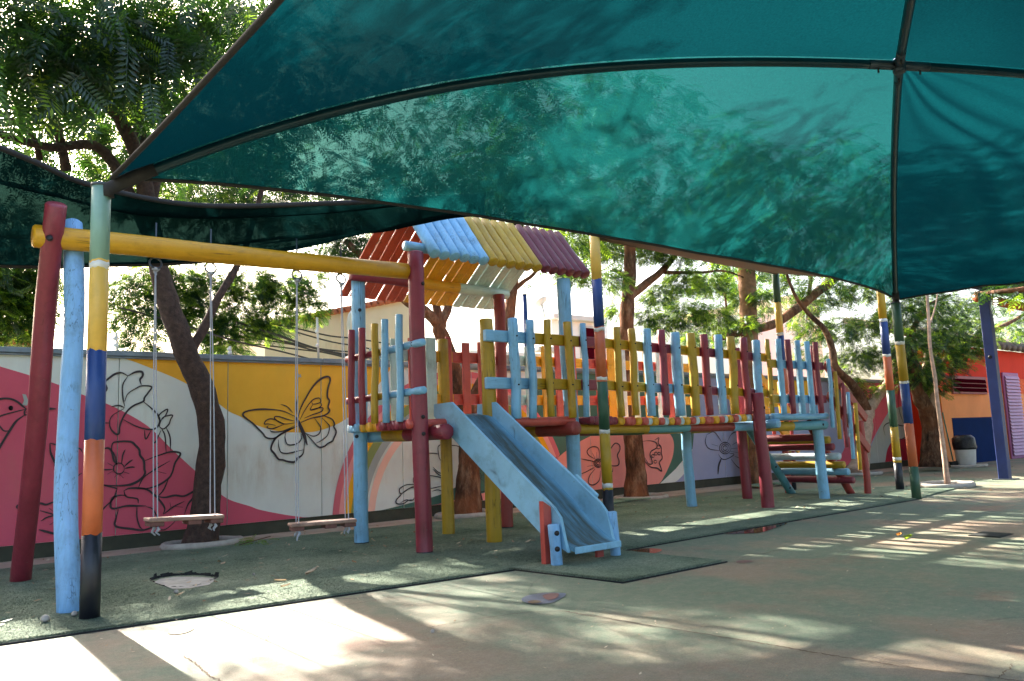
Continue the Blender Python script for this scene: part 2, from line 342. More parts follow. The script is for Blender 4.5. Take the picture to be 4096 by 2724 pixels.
def sweep(P, rad, seg=12, cap=True, chamfer=0.0, wob=0.0, seed=0, squash=1.0, flat=None):
    """tube along P (Vectors); returns V, F, ring index of each face"""
    P = [Vector(p) for p in P]; n = len(P)
    rad = [rad]*n if isinstance(rad, (int, float)) else list(rad)
    if chamfer:
        d0 = (P[1]-P[0]).normalized(); d1 = (P[-1]-P[-2]).normalized()
        P = [P[0], P[0]+d0*chamfer]+P[1:-1]+[P[-1]-d1*chamfer, P[-1]]
        rad = [max(rad[0]-chamfer, rad[0]*0.5), rad[0]]+rad[1:-1]+[rad[-1], max(rad[-1]-chamfer, rad[-1]*0.5)]
        n = len(P)
    V, F, ring = [], [], []
    t = (P[1]-P[0]).normalized()
    a = Vector((0, 0, 1)) if abs(t.z) < 0.9 else Vector((1, 0, 0))
    u = t.cross(a).normalized(); v = t.cross(u)
    for i in range(n):
        if 0 < i < n-1: t2 = (P[i+1]-P[i-1]).normalized()
        elif i == n-1: t2 = (P[i]-P[i-1]).normalized()
        else: t2 = t
        q = t.rotation_difference(t2); u = q @ u; v = q @ v; t = t2
        for s in range(seg):
            an = 2*math.pi*s/seg
            k = 1.0
            if wob: k += wob*noise.noise(Vector((math.cos(an)*1.3+seed*7.1, math.sin(an)*1.3, i*0.45+seed*3.3)))
            V.append(P[i]+(u*math.cos(an)+v*math.sin(an)*squash)*rad[i]*k)
    for i in range(n-1):
        for s in range(seg):
            F.append((i*seg+s, i*seg+(s+1) % seg, (i+1)*seg+(s+1) % seg, (i+1)*seg+s)); ring.append(i)
    if cap:
        F.append(tuple(range(seg-1, -1, -1))); ring.append(0)
        F.append(tuple((n-1)*seg+s for s in range(seg))); ring.append(n-2)
    return V, F, ring
_seed = [0]
def log(name, p0, p1, r, mats, parent, r2=None, rings=9, seg=12, wob=0.07, bend=0.006, chamfer=0.006, bands=None, **kw):
    """a slightly crooked round timber from p0 to p1. bands: list of (end fraction, material)"""
    _seed[0] += 1; sd = _seed[0]
    p0, p1 = Vector(p0), Vector(p1); r2 = r if r2 is None else r2
    ts = [i/(rings-1) for i in range(rings)]
    if bands:
        for e, _ in bands[:-1]: ts += [e-0.0015, e+0.0015]
        ts = sorted(set(ts))
    P, rad = [], []
    for t in ts:
        w = math.sin(math.pi*t)
        off = Vector((noise.noise((sd*1.7, t*2.2, 0.3)), noise.noise((sd*2.9, t*2.2, 5.1)), noise.noise((sd*0.7, t*2.2, 9.7))*0.4))*bend*w*3
        P.append(p0.lerp(p1, t)+off)
        rad.append((r+(r2-r)*t)*(1+0.05*noise.noise((sd*5.3, t*3.1, 1.2))))
    V, F, ring = sweep(P, rad, seg, True, chamfer, wob, sd)
    me_m, idx = mats, None
    if bands:
        me_m = [b_[1] for b_ in bands]; sh = 1 if chamfer else 0; tt = ([0]+ts+[1]) if chamfer else ts
        idx = []
        for k in ring:
            tm = (tt[min(k, len(tt)-1)]+tt[min(k+1, len(tt)-1)])/2
            j = 0
            while j < len(bands)-1 and tm > bands[j][0]: j += 1
            idx.append(j)
    me = mesh(name, V, F, me_m, idx)
    return link(name, me, parent, **kw)
def boxmesh(name, lo, hi, mats, bev=0.004, M=None, bandsx=None):
    """chamfered box; bandsx: [(x end, material)] paints it in lengths along X"""
    bm = bmesh.new()
    lo, hi = Vector(lo), Vector(hi)
    bmesh.ops.create_cube(bm, size=1.0)
    for v in bm.verts: v.co = Vector((lo[i]+(v.co[i]+0.5)*(hi[i]-lo[i]) for i in range(3)))
    if bandsx:
        for xe, _ in bandsx[:-1]:
            bmesh.ops.bisect_plane(bm, geom=bm.verts[:]+bm.edges[:]+bm.faces[:], plane_co=(xe, 0, 0), plane_no=(1, 0, 0))
    if bev:
        es = [e for e in bm.edges if len(e.link_faces) == 2 and e.calc_face_angle(0) > 1.0]
        bmesh.ops.bevel(bm, geom=es, offset=bev, segments=1, affect='EDGES')
    if M is not None: bmesh.ops.transform(bm, matrix=M, verts=bm.verts[:])
    me = bpy.data.meshes.new(name)
    if bandsx:
        Mi = M.inverted() if M is not None else None
        for f in bm.faces:
            x = f.calc_center_median(); x = (Mi @ x).x if Mi else x.x
            j = 0
            while j < len(bandsx)-1 and x > bandsx[j][0]: j += 1
            f.material_index = j
        mats = [b_[1] for b_ in bandsx]
    bm.to_mesh(me); bm.free()
    for mm in (mats if isinstance(mats, (list, tuple)) else [mats]): me.materials.append(MATS[mm])
    return me
def box(name, lo, hi, mats, parent=None, bev=0.004, M=None, bandsx=None, **kw):
    return link(name, boxmesh(name, lo, hi, mats, bev, M, bandsx), parent, **kw)
def slab(name, poly, depth, mats, parent=None, **kw):
    """poly: list of Vectors in one plane; depth: extrusion Vector"""
    n = len(poly); d = Vector(depth)
    V = [Vector(p) for p in poly]+[Vector(p)+d for p in poly]
    F = [tuple(range(n)), tuple(range(2*n-1, n-1, -1))]+[(i, n+i, n+(i+1) % n, (i+1) % n) for i in range(n)]
    F = [tuple(reversed(f)) for f in F]
    me = mesh(name, V, F, mats, smooth=False)
    bm = bmesh.new(); bm.from_mesh(me); bmesh.ops.recalc_face_normals(bm, faces=bm.faces[:]); bm.to_mesh(me); bm.free()
    return link(name, me, parent, **kw)
def multi_tube(name, paths, rad, mats, parent=None, seg=6, **kw):
    V, F = [], []
    for P in paths:
        v, f, _ = sweep(P, rad, seg); o = len(V); V += v; F += [tuple(i+o for i in q) for q in f]
    return link(name, mesh(name, V, F, mats), parent, **kw)
def disc_bolt(parent, p, nrm, r=0.016, name='bolt'):
    n = Vector(nrm).normalized(); p = Vector(p)
    V, F, _ = sweep([p-n*0.01, p+n*0.006, p+n*0.009], [r, r, r*0.6], 10)
    return link(name, mesh(name, V, F, 'bolt'), parent)
# ================================================================== THE SETTING
# ground sheet (yard), reaching the horizon
V = [(-150, -150, 0), (150, -150, 0), (150, 150, 0), (-150, 150, 0)]
link('ground', mesh('ground', V, [(0, 1, 2, 3)], 'yard', smooth=False), kind='structure')
gnd = bpy.data.objects['ground']
def crack(pts, w=0.006):
    C = catmull([atZ(*p, 0.003) for p in pts], 14); V, F = [], []
    for i, c_ in enumerate(C):
        t_ = (C[min(i+1, len(C)-1)]-C[max(i-1, 0)]).normalized(); n_ = Vector((-t_.y, t_.x, 0))
        j = n_*0.012*noise.noise((i*0.8, w*900, pts[0][0]*.01)); k = w*(0.35+0.9*abs(noise.noise((i*0.5, 4, pts[0][1]*.01))))
        V += [c_+j+n_*k, c_+j-n_*k]
    F = [(2*i, 2*i+2, 2*i+3, 2*i+1) for i in range(len(C)-1)]
    me = mesh('crack', V, F, 'soil', smooth=False)
    if me.polygons[0].normal.z < 0: me.flip_normals()
    link('crack', me, gnd)
for pts, w in (([(2249, 2442), (2373, 2464), (2622, 2504), (2871, 2544), (3093, 2580), (3244, 2607), (3387, 2629), (3644, 2669), (4000, 2713), (4200, 2740)], .006), ([(735, 2621), (789, 2660), (830, 2696), (884, 2724), (980, 2790)], .006),
               ([(1709, 2512), (1828, 2488), (1947, 2470), (2100, 2449), (2249, 2442)], .004), ([(1341, 2428), (1472, 2405), (1549, 2393), (1700, 2375), (1763, 2360)], .004), ([(3990, 2713), (4030, 2680), (4050, 2655)], .004), ([(720, 2606), (800, 2590), (880, 2580)], .003),
               ([(2500, 2295), (2700, 2262), (2900, 2236), (3200, 2190)], .003), ([(3050, 2216), (3130, 2196), (3250, 2192)], .005), ([(1060, 2560), (1100, 2520), (1180, 2500)], .003)): crack(pts, w)
# strip of bare concrete along the wall
def sheet(name, pts, z, mat, jag=0.0, step=0.12, thick=0.0, **kw):
    P = []
    n = len(pts)
    for i in range(n):
        a, b_ = Vector((*pts[i], z)), Vector((*pts[(i+1) % n], z)); k = max(1, int((b_-a).length/step)) if jag else 1
        for j in range(k):
            q = a.lerp(b_, j/k)
            if jag: q += Vector((noise.noise((q.x*5, q.y*5, 3)), noise.noise((q.x*5, q.y*5, 8)), 0))*jag
            P.append(q)
    if thick:
        return slab(name, P, (0, 0, -thick), mat, **kw)
    me = mesh(name, P, [tuple(range(len(P)))], mat, smooth=False)
    bm = bmesh.new(); bm.from_mesh(me)
    for f in bm.faces:
        if f.normal.z < 0: f.normal_flip()
    bm.to_mesh(me); bm.free()
    return link(name, me, **kw)
sheet('path', [(-8, 7.85), (18.6, 7.85), (18.6, 8.60), (-8, 8.60)], 0.004, 'path', jag=0.03, kind='structure')
# artificial turf with the square bay in front of the slide
turf_o = [(-6, 4.80), (0.58, 4.79), (1.77, 4.66), (3.61, 4.50), (3.73, 3.57), (4.73, 3.56), (4.69, 4.52), (6.44, 4.57), (10.1, 4.64), (11.9, 4.92), (12.3, 5.5),
          (11.6, 6.3), (9.6, 7.05), (8.9, 7.65), (7.5, 7.80), (4.9, 7.90), (3.0, 8.00), (1.0, 7.95), (-6, 8.0)]
sheet('turf', turf_o, 0.016, 'turf', jag=0.022, thick=0.014, kind='structure')
# dark edging bar along the turf's front
def edging(P, name='edging_strip', label=None):
    V, F, _ = sweep([Vector((*p, 0.012)) for p in P], 0.012, 6); return link(name, mesh(name, V, F, 'rubber'), None, label=label, cat='edging')
ed = empty('turf_edging', (3.6, 4.5, 0), 'thin dark edging strip along the front of the green turf and its slide bay', 'edging')
for a_, b_ in (((-6, 4.775), (0.58, 4.765)), ((0.58, 4.765), (1.77, 4.635)), ((1.77, 4.635), (3.60, 4.475)), ((3.60, 4.475), (3.70, 3.545)), ((3.70, 3.545), (4.75, 3.535)), ((4.72, 4.50), (6.44, 4.545)), ((6.44, 4.545), (10.1, 4.615))):
    V, F, _ = sweep([Vector((*a_, 0.005)), Vector((*b_, 0.005))], 0.005, 6); link('strip', mesh('strip', V, F, 'rubber'), ed)

# ------------------------------------------------------------------ mural wall
WY, ZT, ZB = 8.55, 1.88, 0.14
wall = empty('boundary_wall', (6, WY, 0), 'long low wall painted with a mural of flowers, butterflies and a rainbow', 'wall')
PW, PX0 = 1.077, 1.938-1.077*7
edges = [PX0+PW*i for i in range(23)]
edges[-1] = 18.6
def conv(k):
    ox, oy, s = dict(c3=(0, 1300, 1.96), c4=(0, 1900, 1.903), c5=(900, 1300, 1.7425), c7=(1600, 1500, 1.742), c17=(1700, 1700, 2.1436), c26=(2600, 1300, 1.96), s=(0, 0, 1), c32=(3200, 1100, 1.742))[k]
    return lambda p: (ox+p[0]/s, oy+p[1]/s)
def wpt(p): q = atY(p[0], p[1], WY); return (q.x, q.z)
panels = []
for i in range(len(edges)-1):
    panels.append(box('wall_panel', (edges[i]+0.003, WY, ZB), (edges[i+1]-0.003, WY+0.12, ZT), 'wall_pale', wall, bev=0.003))
box('seam_backing', (PX0, WY+0.121, 0), (18.6, WY+0.19, ZT), 'plinth', wall, bev=0)  # unseen backing added so no sun leaks through the panel seams
box('plinth', (PX0, WY+0.012, -0.05), (18.6, WY+0.12, ZB-0.002), 'plinth', wall, bev=0)
for i in range(0, len(edges)-1, 3):
    a_, b_ = edges[i], edges[min(i+3, len(edges)-1)]
    c_ = box('coping', (a_+0.002, WY-0.055, ZT+0.001), (b_-0.002, WY+0.17, ZT+0.055), 'coping', wall, bev=0.006)
    box('drip_edge', (a_+0.002, WY-0.035, ZT-0.018), (b_-0.002, WY-0.003, ZT), 'coping', c_, bev=0.002)
def clipx(P, x0, x1):
    for s, x in ((1, x0), (-1, x1)):
        Q = []
        for i in range(len(P)):
            a_, b_ = P[i], P[(i+1) % len(P)]; ia, ib = s*(a_[0]-x) >= 0, s*(b_[0]-x) >= 0
            if ia: Q.append(a_)
            if ia != ib:
                t = (x-a_[0])/(b_[0]-a_[0]); Q.append((x, a_[1]+t*(b_[1]-a_[1])))
        P = Q
        if len(P) < 3: return []
    return P
def field(P, mat, layer):
    """one colour field of the mural, laid panel by panel"""
    P = [(x, min(max(z, ZB+0.002), ZT-0.004)) for x, z in P]
    for i, pn in enumerate(panels):
        Q = clipx(P, edges[i]+0.004, edges[i+1]-0.004)
        if len(Q) < 3: continue
        ar = abs(sum(Q[j][0]*Q[(j+1) % len(Q)][1]-Q[(j+1) % len(Q)][0]*Q[j][1] for j in range(len(Q))))/2
        if ar < 0.0005: continue
        y = WY-0.0012*(layer+1)
        bm = bmesh.new(); vs_ = [bm.verts.new((x, y, z)) for x, z in Q]
        try: f = bm.faces.new(vs_)
        except ValueError: bm.free(); continue
        f.normal_update()
        if f.normal.y > 0: f.normal_flip()
        me = bpy.data.meshes.new('paint_patch'); bmesh.ops.triangulate(bm, faces=bm.faces[:]); bm.to_mesh(me); bm.free()
        me.materials.append(MATS[mat]); link('paint_patch', me, pn)
def sm(P, k=5): return [(v.x, v.y) for v in catmull([(x, z, 0) for x, z in P], k)]
S = conv('s')
# big magenta hill, left
top = sm([wpt(p) for p in [(-700, 1260), (-350, 1365), (0, 1466), (127, 1504), (220, 1534), (320, 1575), (415, 1610), (510, 1655), (600, 1712), (690, 1800), (745, 1851), (790, 1892), (867, 1963), (918, 1999), (1000, 2025), (1043, 2040), (1147, 2060), (1256, 2074)]])
field(top+[(3.9, ZB), (-6, ZB), (-6, top[0][1])], 'wall_pink', 0)
# yellow sun field
bot = sm([wpt(p) for p in [(405, 1400), (418, 1415), (510, 1438), (612, 1476), (714, 1519), (790, 1560), (862, 1606), (918, 1647), (963, 1667), (1015, 1696), (1072, 1716), (1130, 1727), (1198, 1730), (1267, 1725), (1336, 1702), (1388, 1673), (1450, 1620), (1523, 1527), (1560, 1480), (1585, 1440)]])
field(bot+[(bot[-1][0], ZT), (bot[0][0], ZT)], 'wall_yellow', 0)
# green wave
gt = sm([wpt(p) for p in [(1490, 2049), (1570, 2030), (1663, 2006), (1770, 1975), (1850, 1930), (1910, 1870), (1980, 1830)]])
field(gt+[(6.9, 1.2), (7.3, 1.55), (7.7, ZT), (11.6, ZT), (11.3, 1.2), (10.9, 0.75), (10.3, 0.35), (9.9, ZB), (gt[0][0], ZB)], 'wall_green', 1)
# blush hill, centre
bt = sm([wpt(p) for p in [(1631, 2053), (1772, 2011), (1898, 1982), (2000, 1948), (2150, 1880), (2218, 1840), (2283, 1789), (2360, 1745), (2460, 1705), (2560, 1690), (2640, 1705), (2689, 1751), (2692, 1817), (2661, 1896), (2615, 1972)]])
field(bt+[(bt[-1][0]-.1, ZB), (bt[0][0], ZB)], 'wall_blush', 2)
# lavender field beyond, with yellow and crimson fields towards the building
lv = sm([wpt(p) for p in [(2640, 1972), (2700, 1930), (2743, 1882), (2768, 1800), (2775, 1700), (2770, 1600), (2750, 1500)]])
field(lv+[(18.6, ZT), (18.6, ZB)], 'wall_lavender', 3)
field([(11.6, ZT), (11.8, 1.5), (12.3, 1.35), (13.4, 1.35), (14.6, 1.5), (14.9, ZT)], 'wall_yellow', 4)
field(sm([(15.1, ZB), (15.6, 0.45), (16.0, 0.95), (16.4, ZT)])+[(18.6, ZT), (18.6, 1.4), (17.7, 1.25)]+sm([(17.7, 1.25), (17.0, 0.75), (16.5, 0.3), (16.4, ZB)]), 'wall_pink', 4)
field(sm([(16.42, ZB), (16.55, 0.3), (17.05, 0.75), (17.72, 1.22), (18.6, 1.4)])+[(18.6, ZB)], 'wall_grey', 4)
field(sm([(17.3, ZB), (17.5, 0.45), (17.9, 0.62), (18.6, 0.6)])+[(18.6, ZB)], 'wall_crimson', 5)
# rainbow
CX, CZ = 6.06, 0.0
def arc(r0, r1, mat, a0=176, a1=22, lay=4):
    o_ = [(CX+r0*math.cos(R(a)), CZ+r0*math.sin(R(a))) for a in np.linspace(a0, a1, 46)]
    i_ = [(CX+r1*math.cos(R(a)), CZ+r1*math.sin(R(a))) for a in np.linspace(a1-2, a0, 46)]
    field(o_+i_, mat, lay)
arc(1.845, 1.765, 'wall_rose'); arc(1.765, 1.69, 'wall_salmon'); arc(1.69, 1.61, 'wall_mustard', a1=19); arc(1.61, 1.51, 'wall_olive', a1=16)
arc(1.51, 1.42, 'wall_grey', a1=16); arc(1.39, 1.30, 'wall_peach', a1=40)

def ribbon_mesh(strokes, y, width=0.017):
    V, F = [], []
    for st in strokes:
        w = width
        if isinstance(st, dict): w = st['w']; st = st['p']
        P = catmull([(p[0], 0, p[1]) for p in st], 5)
        n = len(P); b0 = len(V)
        for i in range(n):
            t = (P[min(i+1, n-1)]-P[max(i-1, 0)]); t = t.normalized() if t.length > 1e-6 else Vector((1, 0, 0))
            nn = Vector((-t.z, 0, t.x)); k = min(1.0, 0.35+3.0*min(i, n-1-i)/n)*(1+0.25*noise.noise((P[i].x*6, P[i].z*6, 2)))
            for s in (1, -1):
                q = P[i]+nn*s*w*0.5*k; V.append((q.x, y, min(max(q.z, ZB+.004), ZT-.004)))
        F += [(b0+2*i+1, b0+2*i+3, b0+2*i+2, b0+2*i) for i in range(n-1)]
    return V, F
def drawing(name, groups, width=0.017):
    st = []
    for k, strokes in groups:
        cv = conv(k)
        for s_ in strokes:
            if isinstance(s_, dict): st.append({'w': s_['w'], 'p': [wpt(cv(p)) for p in s_['p']]})
            else: st.append([wpt(cv(p)) for p in s_])
    V, F = ribbon_mesh([({'w': s_['w']*0.78, 'p': s_['p']} if isinstance(s_, dict) else {'w': width*0.78, 'p': s_}) for s_ in st], WY-0.0125, width)
    me = mesh(name, V, F, 'line_black', smooth=False)
    bm = bmesh.new(); bm.from_mesh(me)
    for f in bm.faces:
        if f.normal.y > 0: f.normal_flip()
    bm.to_mesh(me); bm.free()
    o = link(name, me, wall); o['kind'] = 'stuff'; return o
def circ(cx, cy, r, n=14): return [(cx+r*math.cos(2*math.pi*i/n), cy+r*math.sin(2*math.pi*i/n)) for i in range(n+1)]
W = lambda w, p: {'w': w, 'p': p}
drawing('butterfly_drawing', [('c5', [
    W(0.05, [(490, 640), (515, 690), (545, 760), (570, 838)]), [(470, 612), (430, 570), (385, 553)], [(497, 625), (495, 550), (508, 497)],
    W(0.026, [(490, 640), (400, 600), (300, 588), (210, 590), (140, 605), (122, 628), (150, 655), (190, 685), (225, 720), (260, 755), (285, 785), (340, 790), (400, 750), (500, 705)]),
    [(495, 680), (410, 690), (350, 660), (345, 640), (380, 640), (440, 660), (490, 672)], [(410, 690), (330, 655), (285, 665), (272, 690), (300, 690), (350, 700)],
    [(300, 700), (290, 715), (330, 722), (410, 692)], [(310, 735), (330, 745), (400, 740), (490, 700)],
    W(0.03, [(500, 705), (430, 740), (360, 780), (330, 820), (318, 865), (340, 895), (370, 935), (400, 940), (430, 950), (480, 955), (500, 930), (530, 910), (545, 880), (552, 800)]),
    [(370, 800), (370, 840), (385, 885), (420, 895), (460, 890), (500, 880), (545, 870)], [(420, 750), (415, 785), (430, 830), (470, 835), (510, 820), (530, 790), (530, 760)],
    W(0.028, [(505, 660), (520, 590), (560, 510), (610, 430), (660, 380), (710, 360), (730, 380), (715, 440), (710, 500), (725, 530), (715, 570), (725, 600), (690, 630), (600, 650), (525, 680)]),
    [(520, 660), (550, 600), (600, 530), (640, 510), (660, 515), (660, 540), (610, 552), (600, 530)], [(660, 540), (670, 560), (640, 582), (592, 592), (610, 552)], [(592, 592), (650, 578), (680, 580), (665, 605), (600, 628), (550, 650)],
    W(0.026, [(690, 635), (740, 655), (760, 690), (755, 710), (772, 745), (755, 790), (745, 810), (715, 825), (690, 845), (650, 850), (600, 800), (555, 750)]),
    [(620, 650), (650, 690), (665, 720), (650, 760), (610, 775), (560, 755)], [(670, 645), (715, 690), (725, 710), (715, 760), (690, 790), (660, 810), (630, 825)]])])
drawing('bird_drawing', [('c3', [
    W(0.024, [(-160, 640), (-80, 600), (0, 580), (70, 578), (130, 600), (180, 640), (205, 660)]), [(205, 660), (120, 680), (0, 715), (-60, 760)], [(205, 660), (190, 680), (195, 705), (230, 700)],
    [(205, 658), (330, 652), (435, 655)], [(195, 685), (300, 668), (435, 660)], W(0.026, [(195, 705), (130, 750), (80, 820), (30, 900), (-30, 1000), (-120, 1100)]), [(-60, 740), (0, 800), (30, 830), (70, 830)],
    W(0.03, circ(85, 652, 7)), W(0.02, circ(85, 652, 13))])])
drawing('lily_drawing', [('c3', [
    W(0.026, [(815, 540), (835, 500), (820, 450), (850, 420), (900, 385), (950, 375), (1000, 400)]), [(1000, 400), (960, 470), (960, 560), (975, 640)], W(0.026, [(1000, 400), (1060, 370), (1110, 368), (1115, 400), (1095, 430), (1105, 470)]),
    W(0.022, [(975, 600), (1000, 540), (1060, 500), (1110, 478), (1185, 485), (1160, 530), (1130, 570), (1120, 600), (1050, 630), (1000, 670), (960, 730), (935, 800), (930, 850), (905, 855), (870, 820), (855, 770), (880, 710), (970, 655)]),
    W(0.022, [(1120, 600), (1180, 650), (1230, 700), (1250, 750), (1230, 800), (1180, 820), (1080, 800), (960, 740)]), [(870, 640), (930, 632), (975, 650)], [(770, 765), (810, 768), (855, 768)],
    [(1245, 750), (1240, 720), (1260, 690), (1310, 660), (1300, 700), (1270, 740)], [(1250, 780), (1270, 730), (1310, 712), (1350, 708), (1335, 740), (1320, 780), (1280, 815), (1250, 800), (1250, 780)],
    [(1265, 815), (1290, 870), (1300, 1000)], [(1300, 805), (1330, 880), (1333, 985)], [(1130, 825), (1140, 895), (1180, 830)], [(1195, 880), (1210, 925), (1260, 825)]])])
drawing('hibiscus_drawing', [('c3', [
    W(0.026, [(800, 975), (840, 965), (870, 985), (890, 1060), (915, 1095)]), W(0.028, [(870, 985), (880, 930), (920, 915), (1020, 915), (1060, 945), (1090, 980), (1095, 1020), (1125, 1065), (1130, 1130), (1135, 1160), (1110, 1200), (1060, 1235), (1000, 1255), (920, 1260), (850, 1258), (790, 1250)]),
    circ(930, 1125, 42), [(915, 1095), (900, 1030), (880, 990)], [(950, 1090), (960, 1020), (980, 975)], [(970, 1110), (1010, 1075), (1040, 1055)], [(975, 1125), (1020, 1115), (1055, 1115)],
    [(960, 1150), (1010, 1165)], [(930, 1165), (965, 1200)], [(920, 1168), (895, 1195)], [(890, 1140), (840, 1170)], [(885, 1130), (830, 1135), (780, 1130)], [(890, 1110), (840, 1080)],
    W(0.024, [(1130, 1065), (1220, 1030), (1330, 995), (1400, 1000), (1408, 1020), (1370, 1080), (1350, 1150), (1320, 1200), (1250, 1250), (1160, 1280), (1075, 1285)]), [(1080, 1280), (1120, 1200), (1200, 1140), (1330, 1065)], [(1200, 1140), (1300, 1165)], [(1200, 1140), (1240, 1080)],
    W(0.024, [(390, 925), (395, 1000), (430, 1080), (445, 1115), (560, 1200), (640, 1160)]), [(390, 925), (445, 940), (610, 965), (645, 1000)], [(1320, 1200), (1280, 1290), (1230, 1350)], [(1250, 1250), (1200, 1345)]]),
    ('c4', [[(770, 75), (860, 95), (890, 105)], [(890, 100), (860, 180), (800, 240), (770, 275)], W(0.024, [(940, 120), (990, 100), (1100, 105), (1160, 140), (1210, 190), (1250, 250), (1240, 300)]), [(940, 120), (960, 165), (1040, 180), (1050, 215)],
    W(0.024, [(960, 155), (900, 155), (850, 180), (840, 240), (870, 255), (960, 235), (1050, 235), (1110, 235)]), W(0.024, [(900, 260), (880, 330), (880, 390), (1000, 410), (1080, 420), (1150, 400), (1200, 385)]), [(1040, 240), (1040, 320), (1060, 390), (1085, 415)], [(1110, 240), (1160, 260), (1200, 330), (1230, 370), (1200, 400), (1240, 418), (1290, 390), (1340, 340)],
    W(0.026, [(1170, 160), (1250, 170), (1330, 155), (1400, 160), (1485, 120), (1470, 170), (1430, 220), (1400, 300)]), [(1240, 300), (1320, 240), (1400, 200)], [(1300, 255), (1290, 210)], [(1330, 240), (1390, 245)],
    W(0.024, [(155, 270), (125, 245), (150, 225), (200, 230), (300, 215), (350, 225), (420, 205), (520, 230)]), [(300, 270), (370, 290), (430, 305), (560, 320)], [(310, 350), (360, 320), (425, 305)], W(0.024, [(295, 415), (350, 430), (430, 445), (560, 420)]), [(370, 250), (400, 275)], [(375, 380), (420, 350)]])])
drawing('daisy_drawing', [('c5', [[(1330, 1060), (1310, 1090), (1325, 1115)], W(0.02, [(1330, 1110), (1260, 1115), (1215, 1140), (1215, 1170), (1225, 1180), (1190, 1220), (1195, 1245), (1240, 1245), (1280, 1220), (1330, 1220)]), [(1225, 1180), (1280, 1140), (1330, 1130)]]),
    ('c7', [[(300, 600), (275, 590), (265, 550), (262, 500), (290, 485), (340, 490), (405, 500), (420, 560), (400, 640)], [(120, 545), (225, 545), (265, 550)], [(225, 640), (260, 675), (310, 695)], [(225, 655), (260, 690), (300, 710)], [(0, 790), (40, 765), (105, 765)], [(105, 765), (90, 730), (105, 705), (200, 700), (290, 720), (305, 760)], [(0, 830), (60, 790), (105, 770)], [(0, 890), (40, 870), (80, 875), (105, 840)], [(220, 810), (260, 800), (300, 815)], [(105, 770), (200, 790), (300, 770)]])], 0.015)
drawing('aster_drawing', [('c7', [circ(540, 705, 24), circ(540, 705, 14), [(510, 790), (540, 815), (580, 810), (605, 790)], [(515, 725), (500, 800)], [(540, 735), (550, 780)], [(560, 725), (600, 750)], [(565, 700), (605, 690)], [(530, 680), (525, 640)], [(555, 680), (585, 640)], W(0.05, [(556, 820), (562, 860), (574, 912)])])], 0.015)
drawing('cosmos_drawing', [('c17', [W(0.022, [(1450, 290), (1400, 260), (1385, 225), (1410, 195), (1450, 185), (1480, 200), (1490, 240), (1488, 285)]), W(0.022, [(1500, 290), (1560, 240), (1620, 160), (1660, 170), (1668, 210), (1645, 260), (1660, 310), (1650, 345), (1600, 350), (1510, 330)]),
    [(1330, 290), (1380, 300), (1430, 310), (1450, 318)], [(1330, 420), (1380, 400), (1450, 360)], W(0.022, [(1455, 375), (1410, 430), (1395, 480), (1410, 510), (1450, 510), (1490, 470), (1500, 390)]), [(1510, 350), (1560, 380), (1600, 400), (1605, 370)], circ(1480, 328, 36), circ(1480, 328, 26), circ(1480, 328, 14), [(1440, 345), (1385, 355)], [(1450, 370), (1390, 395)], [(1430, 240), (1455, 290)], [(1465, 235), (1470, 288)]])])
drawing('winged_butterfly_drawing', [('c17', [W(0.024, [(1860, 140), (1920, 135), (1975, 150), (1985, 190), (1960, 210), (1935, 225), (1925, 255), (1940, 300), (1945, 330), (1915, 335), (1885, 290), (1855, 240)]),
    W(0.026, [(1965, 130), (2000, 110), (1995, 155), (2020, 190), (2022, 240), (2030, 280), (2020, 300), (2005, 325), (2025, 395), (1985, 370), (1930, 360), (1880, 310), (1855, 250)]), circ(1997, 190, 14), circ(1975, 245, 13), circ(1950, 265, 12), circ(1970, 315, 12), circ(2002, 245, 11)])])
drawing('sunflower_drawing', [('c26', [circ(585, 965, 45), circ(585, 965, 32), circ(585, 965, 18), [(440, 860), (430, 920), (460, 970), (540, 985)], [(440, 860), (500, 840), (560, 920)], [(530, 1010), (560, 1050), (600, 1050), (655, 1015), (615, 1005)], W(0.05, [(556, 1045), (535, 1100), (528, 1170)]), W(0.022, [(630, 1050), (680, 1110), (720, 1125), (730, 1060), (660, 1030)]), [(480, 935), (530, 950)], [(600, 918), (640, 850), (700, 840), (735, 880), (640, 940)], [(630, 970), (735, 960)], [(625, 990), (735, 1010)]])], 0.02)
drawing('moth_drawing', [('c32', [[(700, 770), (680, 850), (690, 950), (720, 1040)], [(590, 1120), (580, 1060), (620, 1030), (700, 1050), (730, 1050)], [(720, 1040), (760, 1060), (745, 1120), (700, 1150), (690, 1200), (720, 1230)], [(720, 800), (715, 900), (725, 1000)]])], 0.03)
# little white stencil butterflies
for cx, cy, s_ in ((1195, 1502, 9), (112, 1600, 24)):
    q = [wpt((cx+a*s_, cy+b_*s_)) for a, b_ in ((0, .1), (-.4, -.9), (-1, -1), (-.7, .1), (-1, .8), (-.3, 1), (.1, .4), (.6, .9), (1, .5), (.6, 0), (.9, -.6), (.4, -.5))]
    me = mesh('stencil_butterfly', [(x, WY-0.0115, z) for x, z in q], [tuple(range(len(q)))], 'wall_grey', smooth=False); link('stencil_butterfly', me, wall)

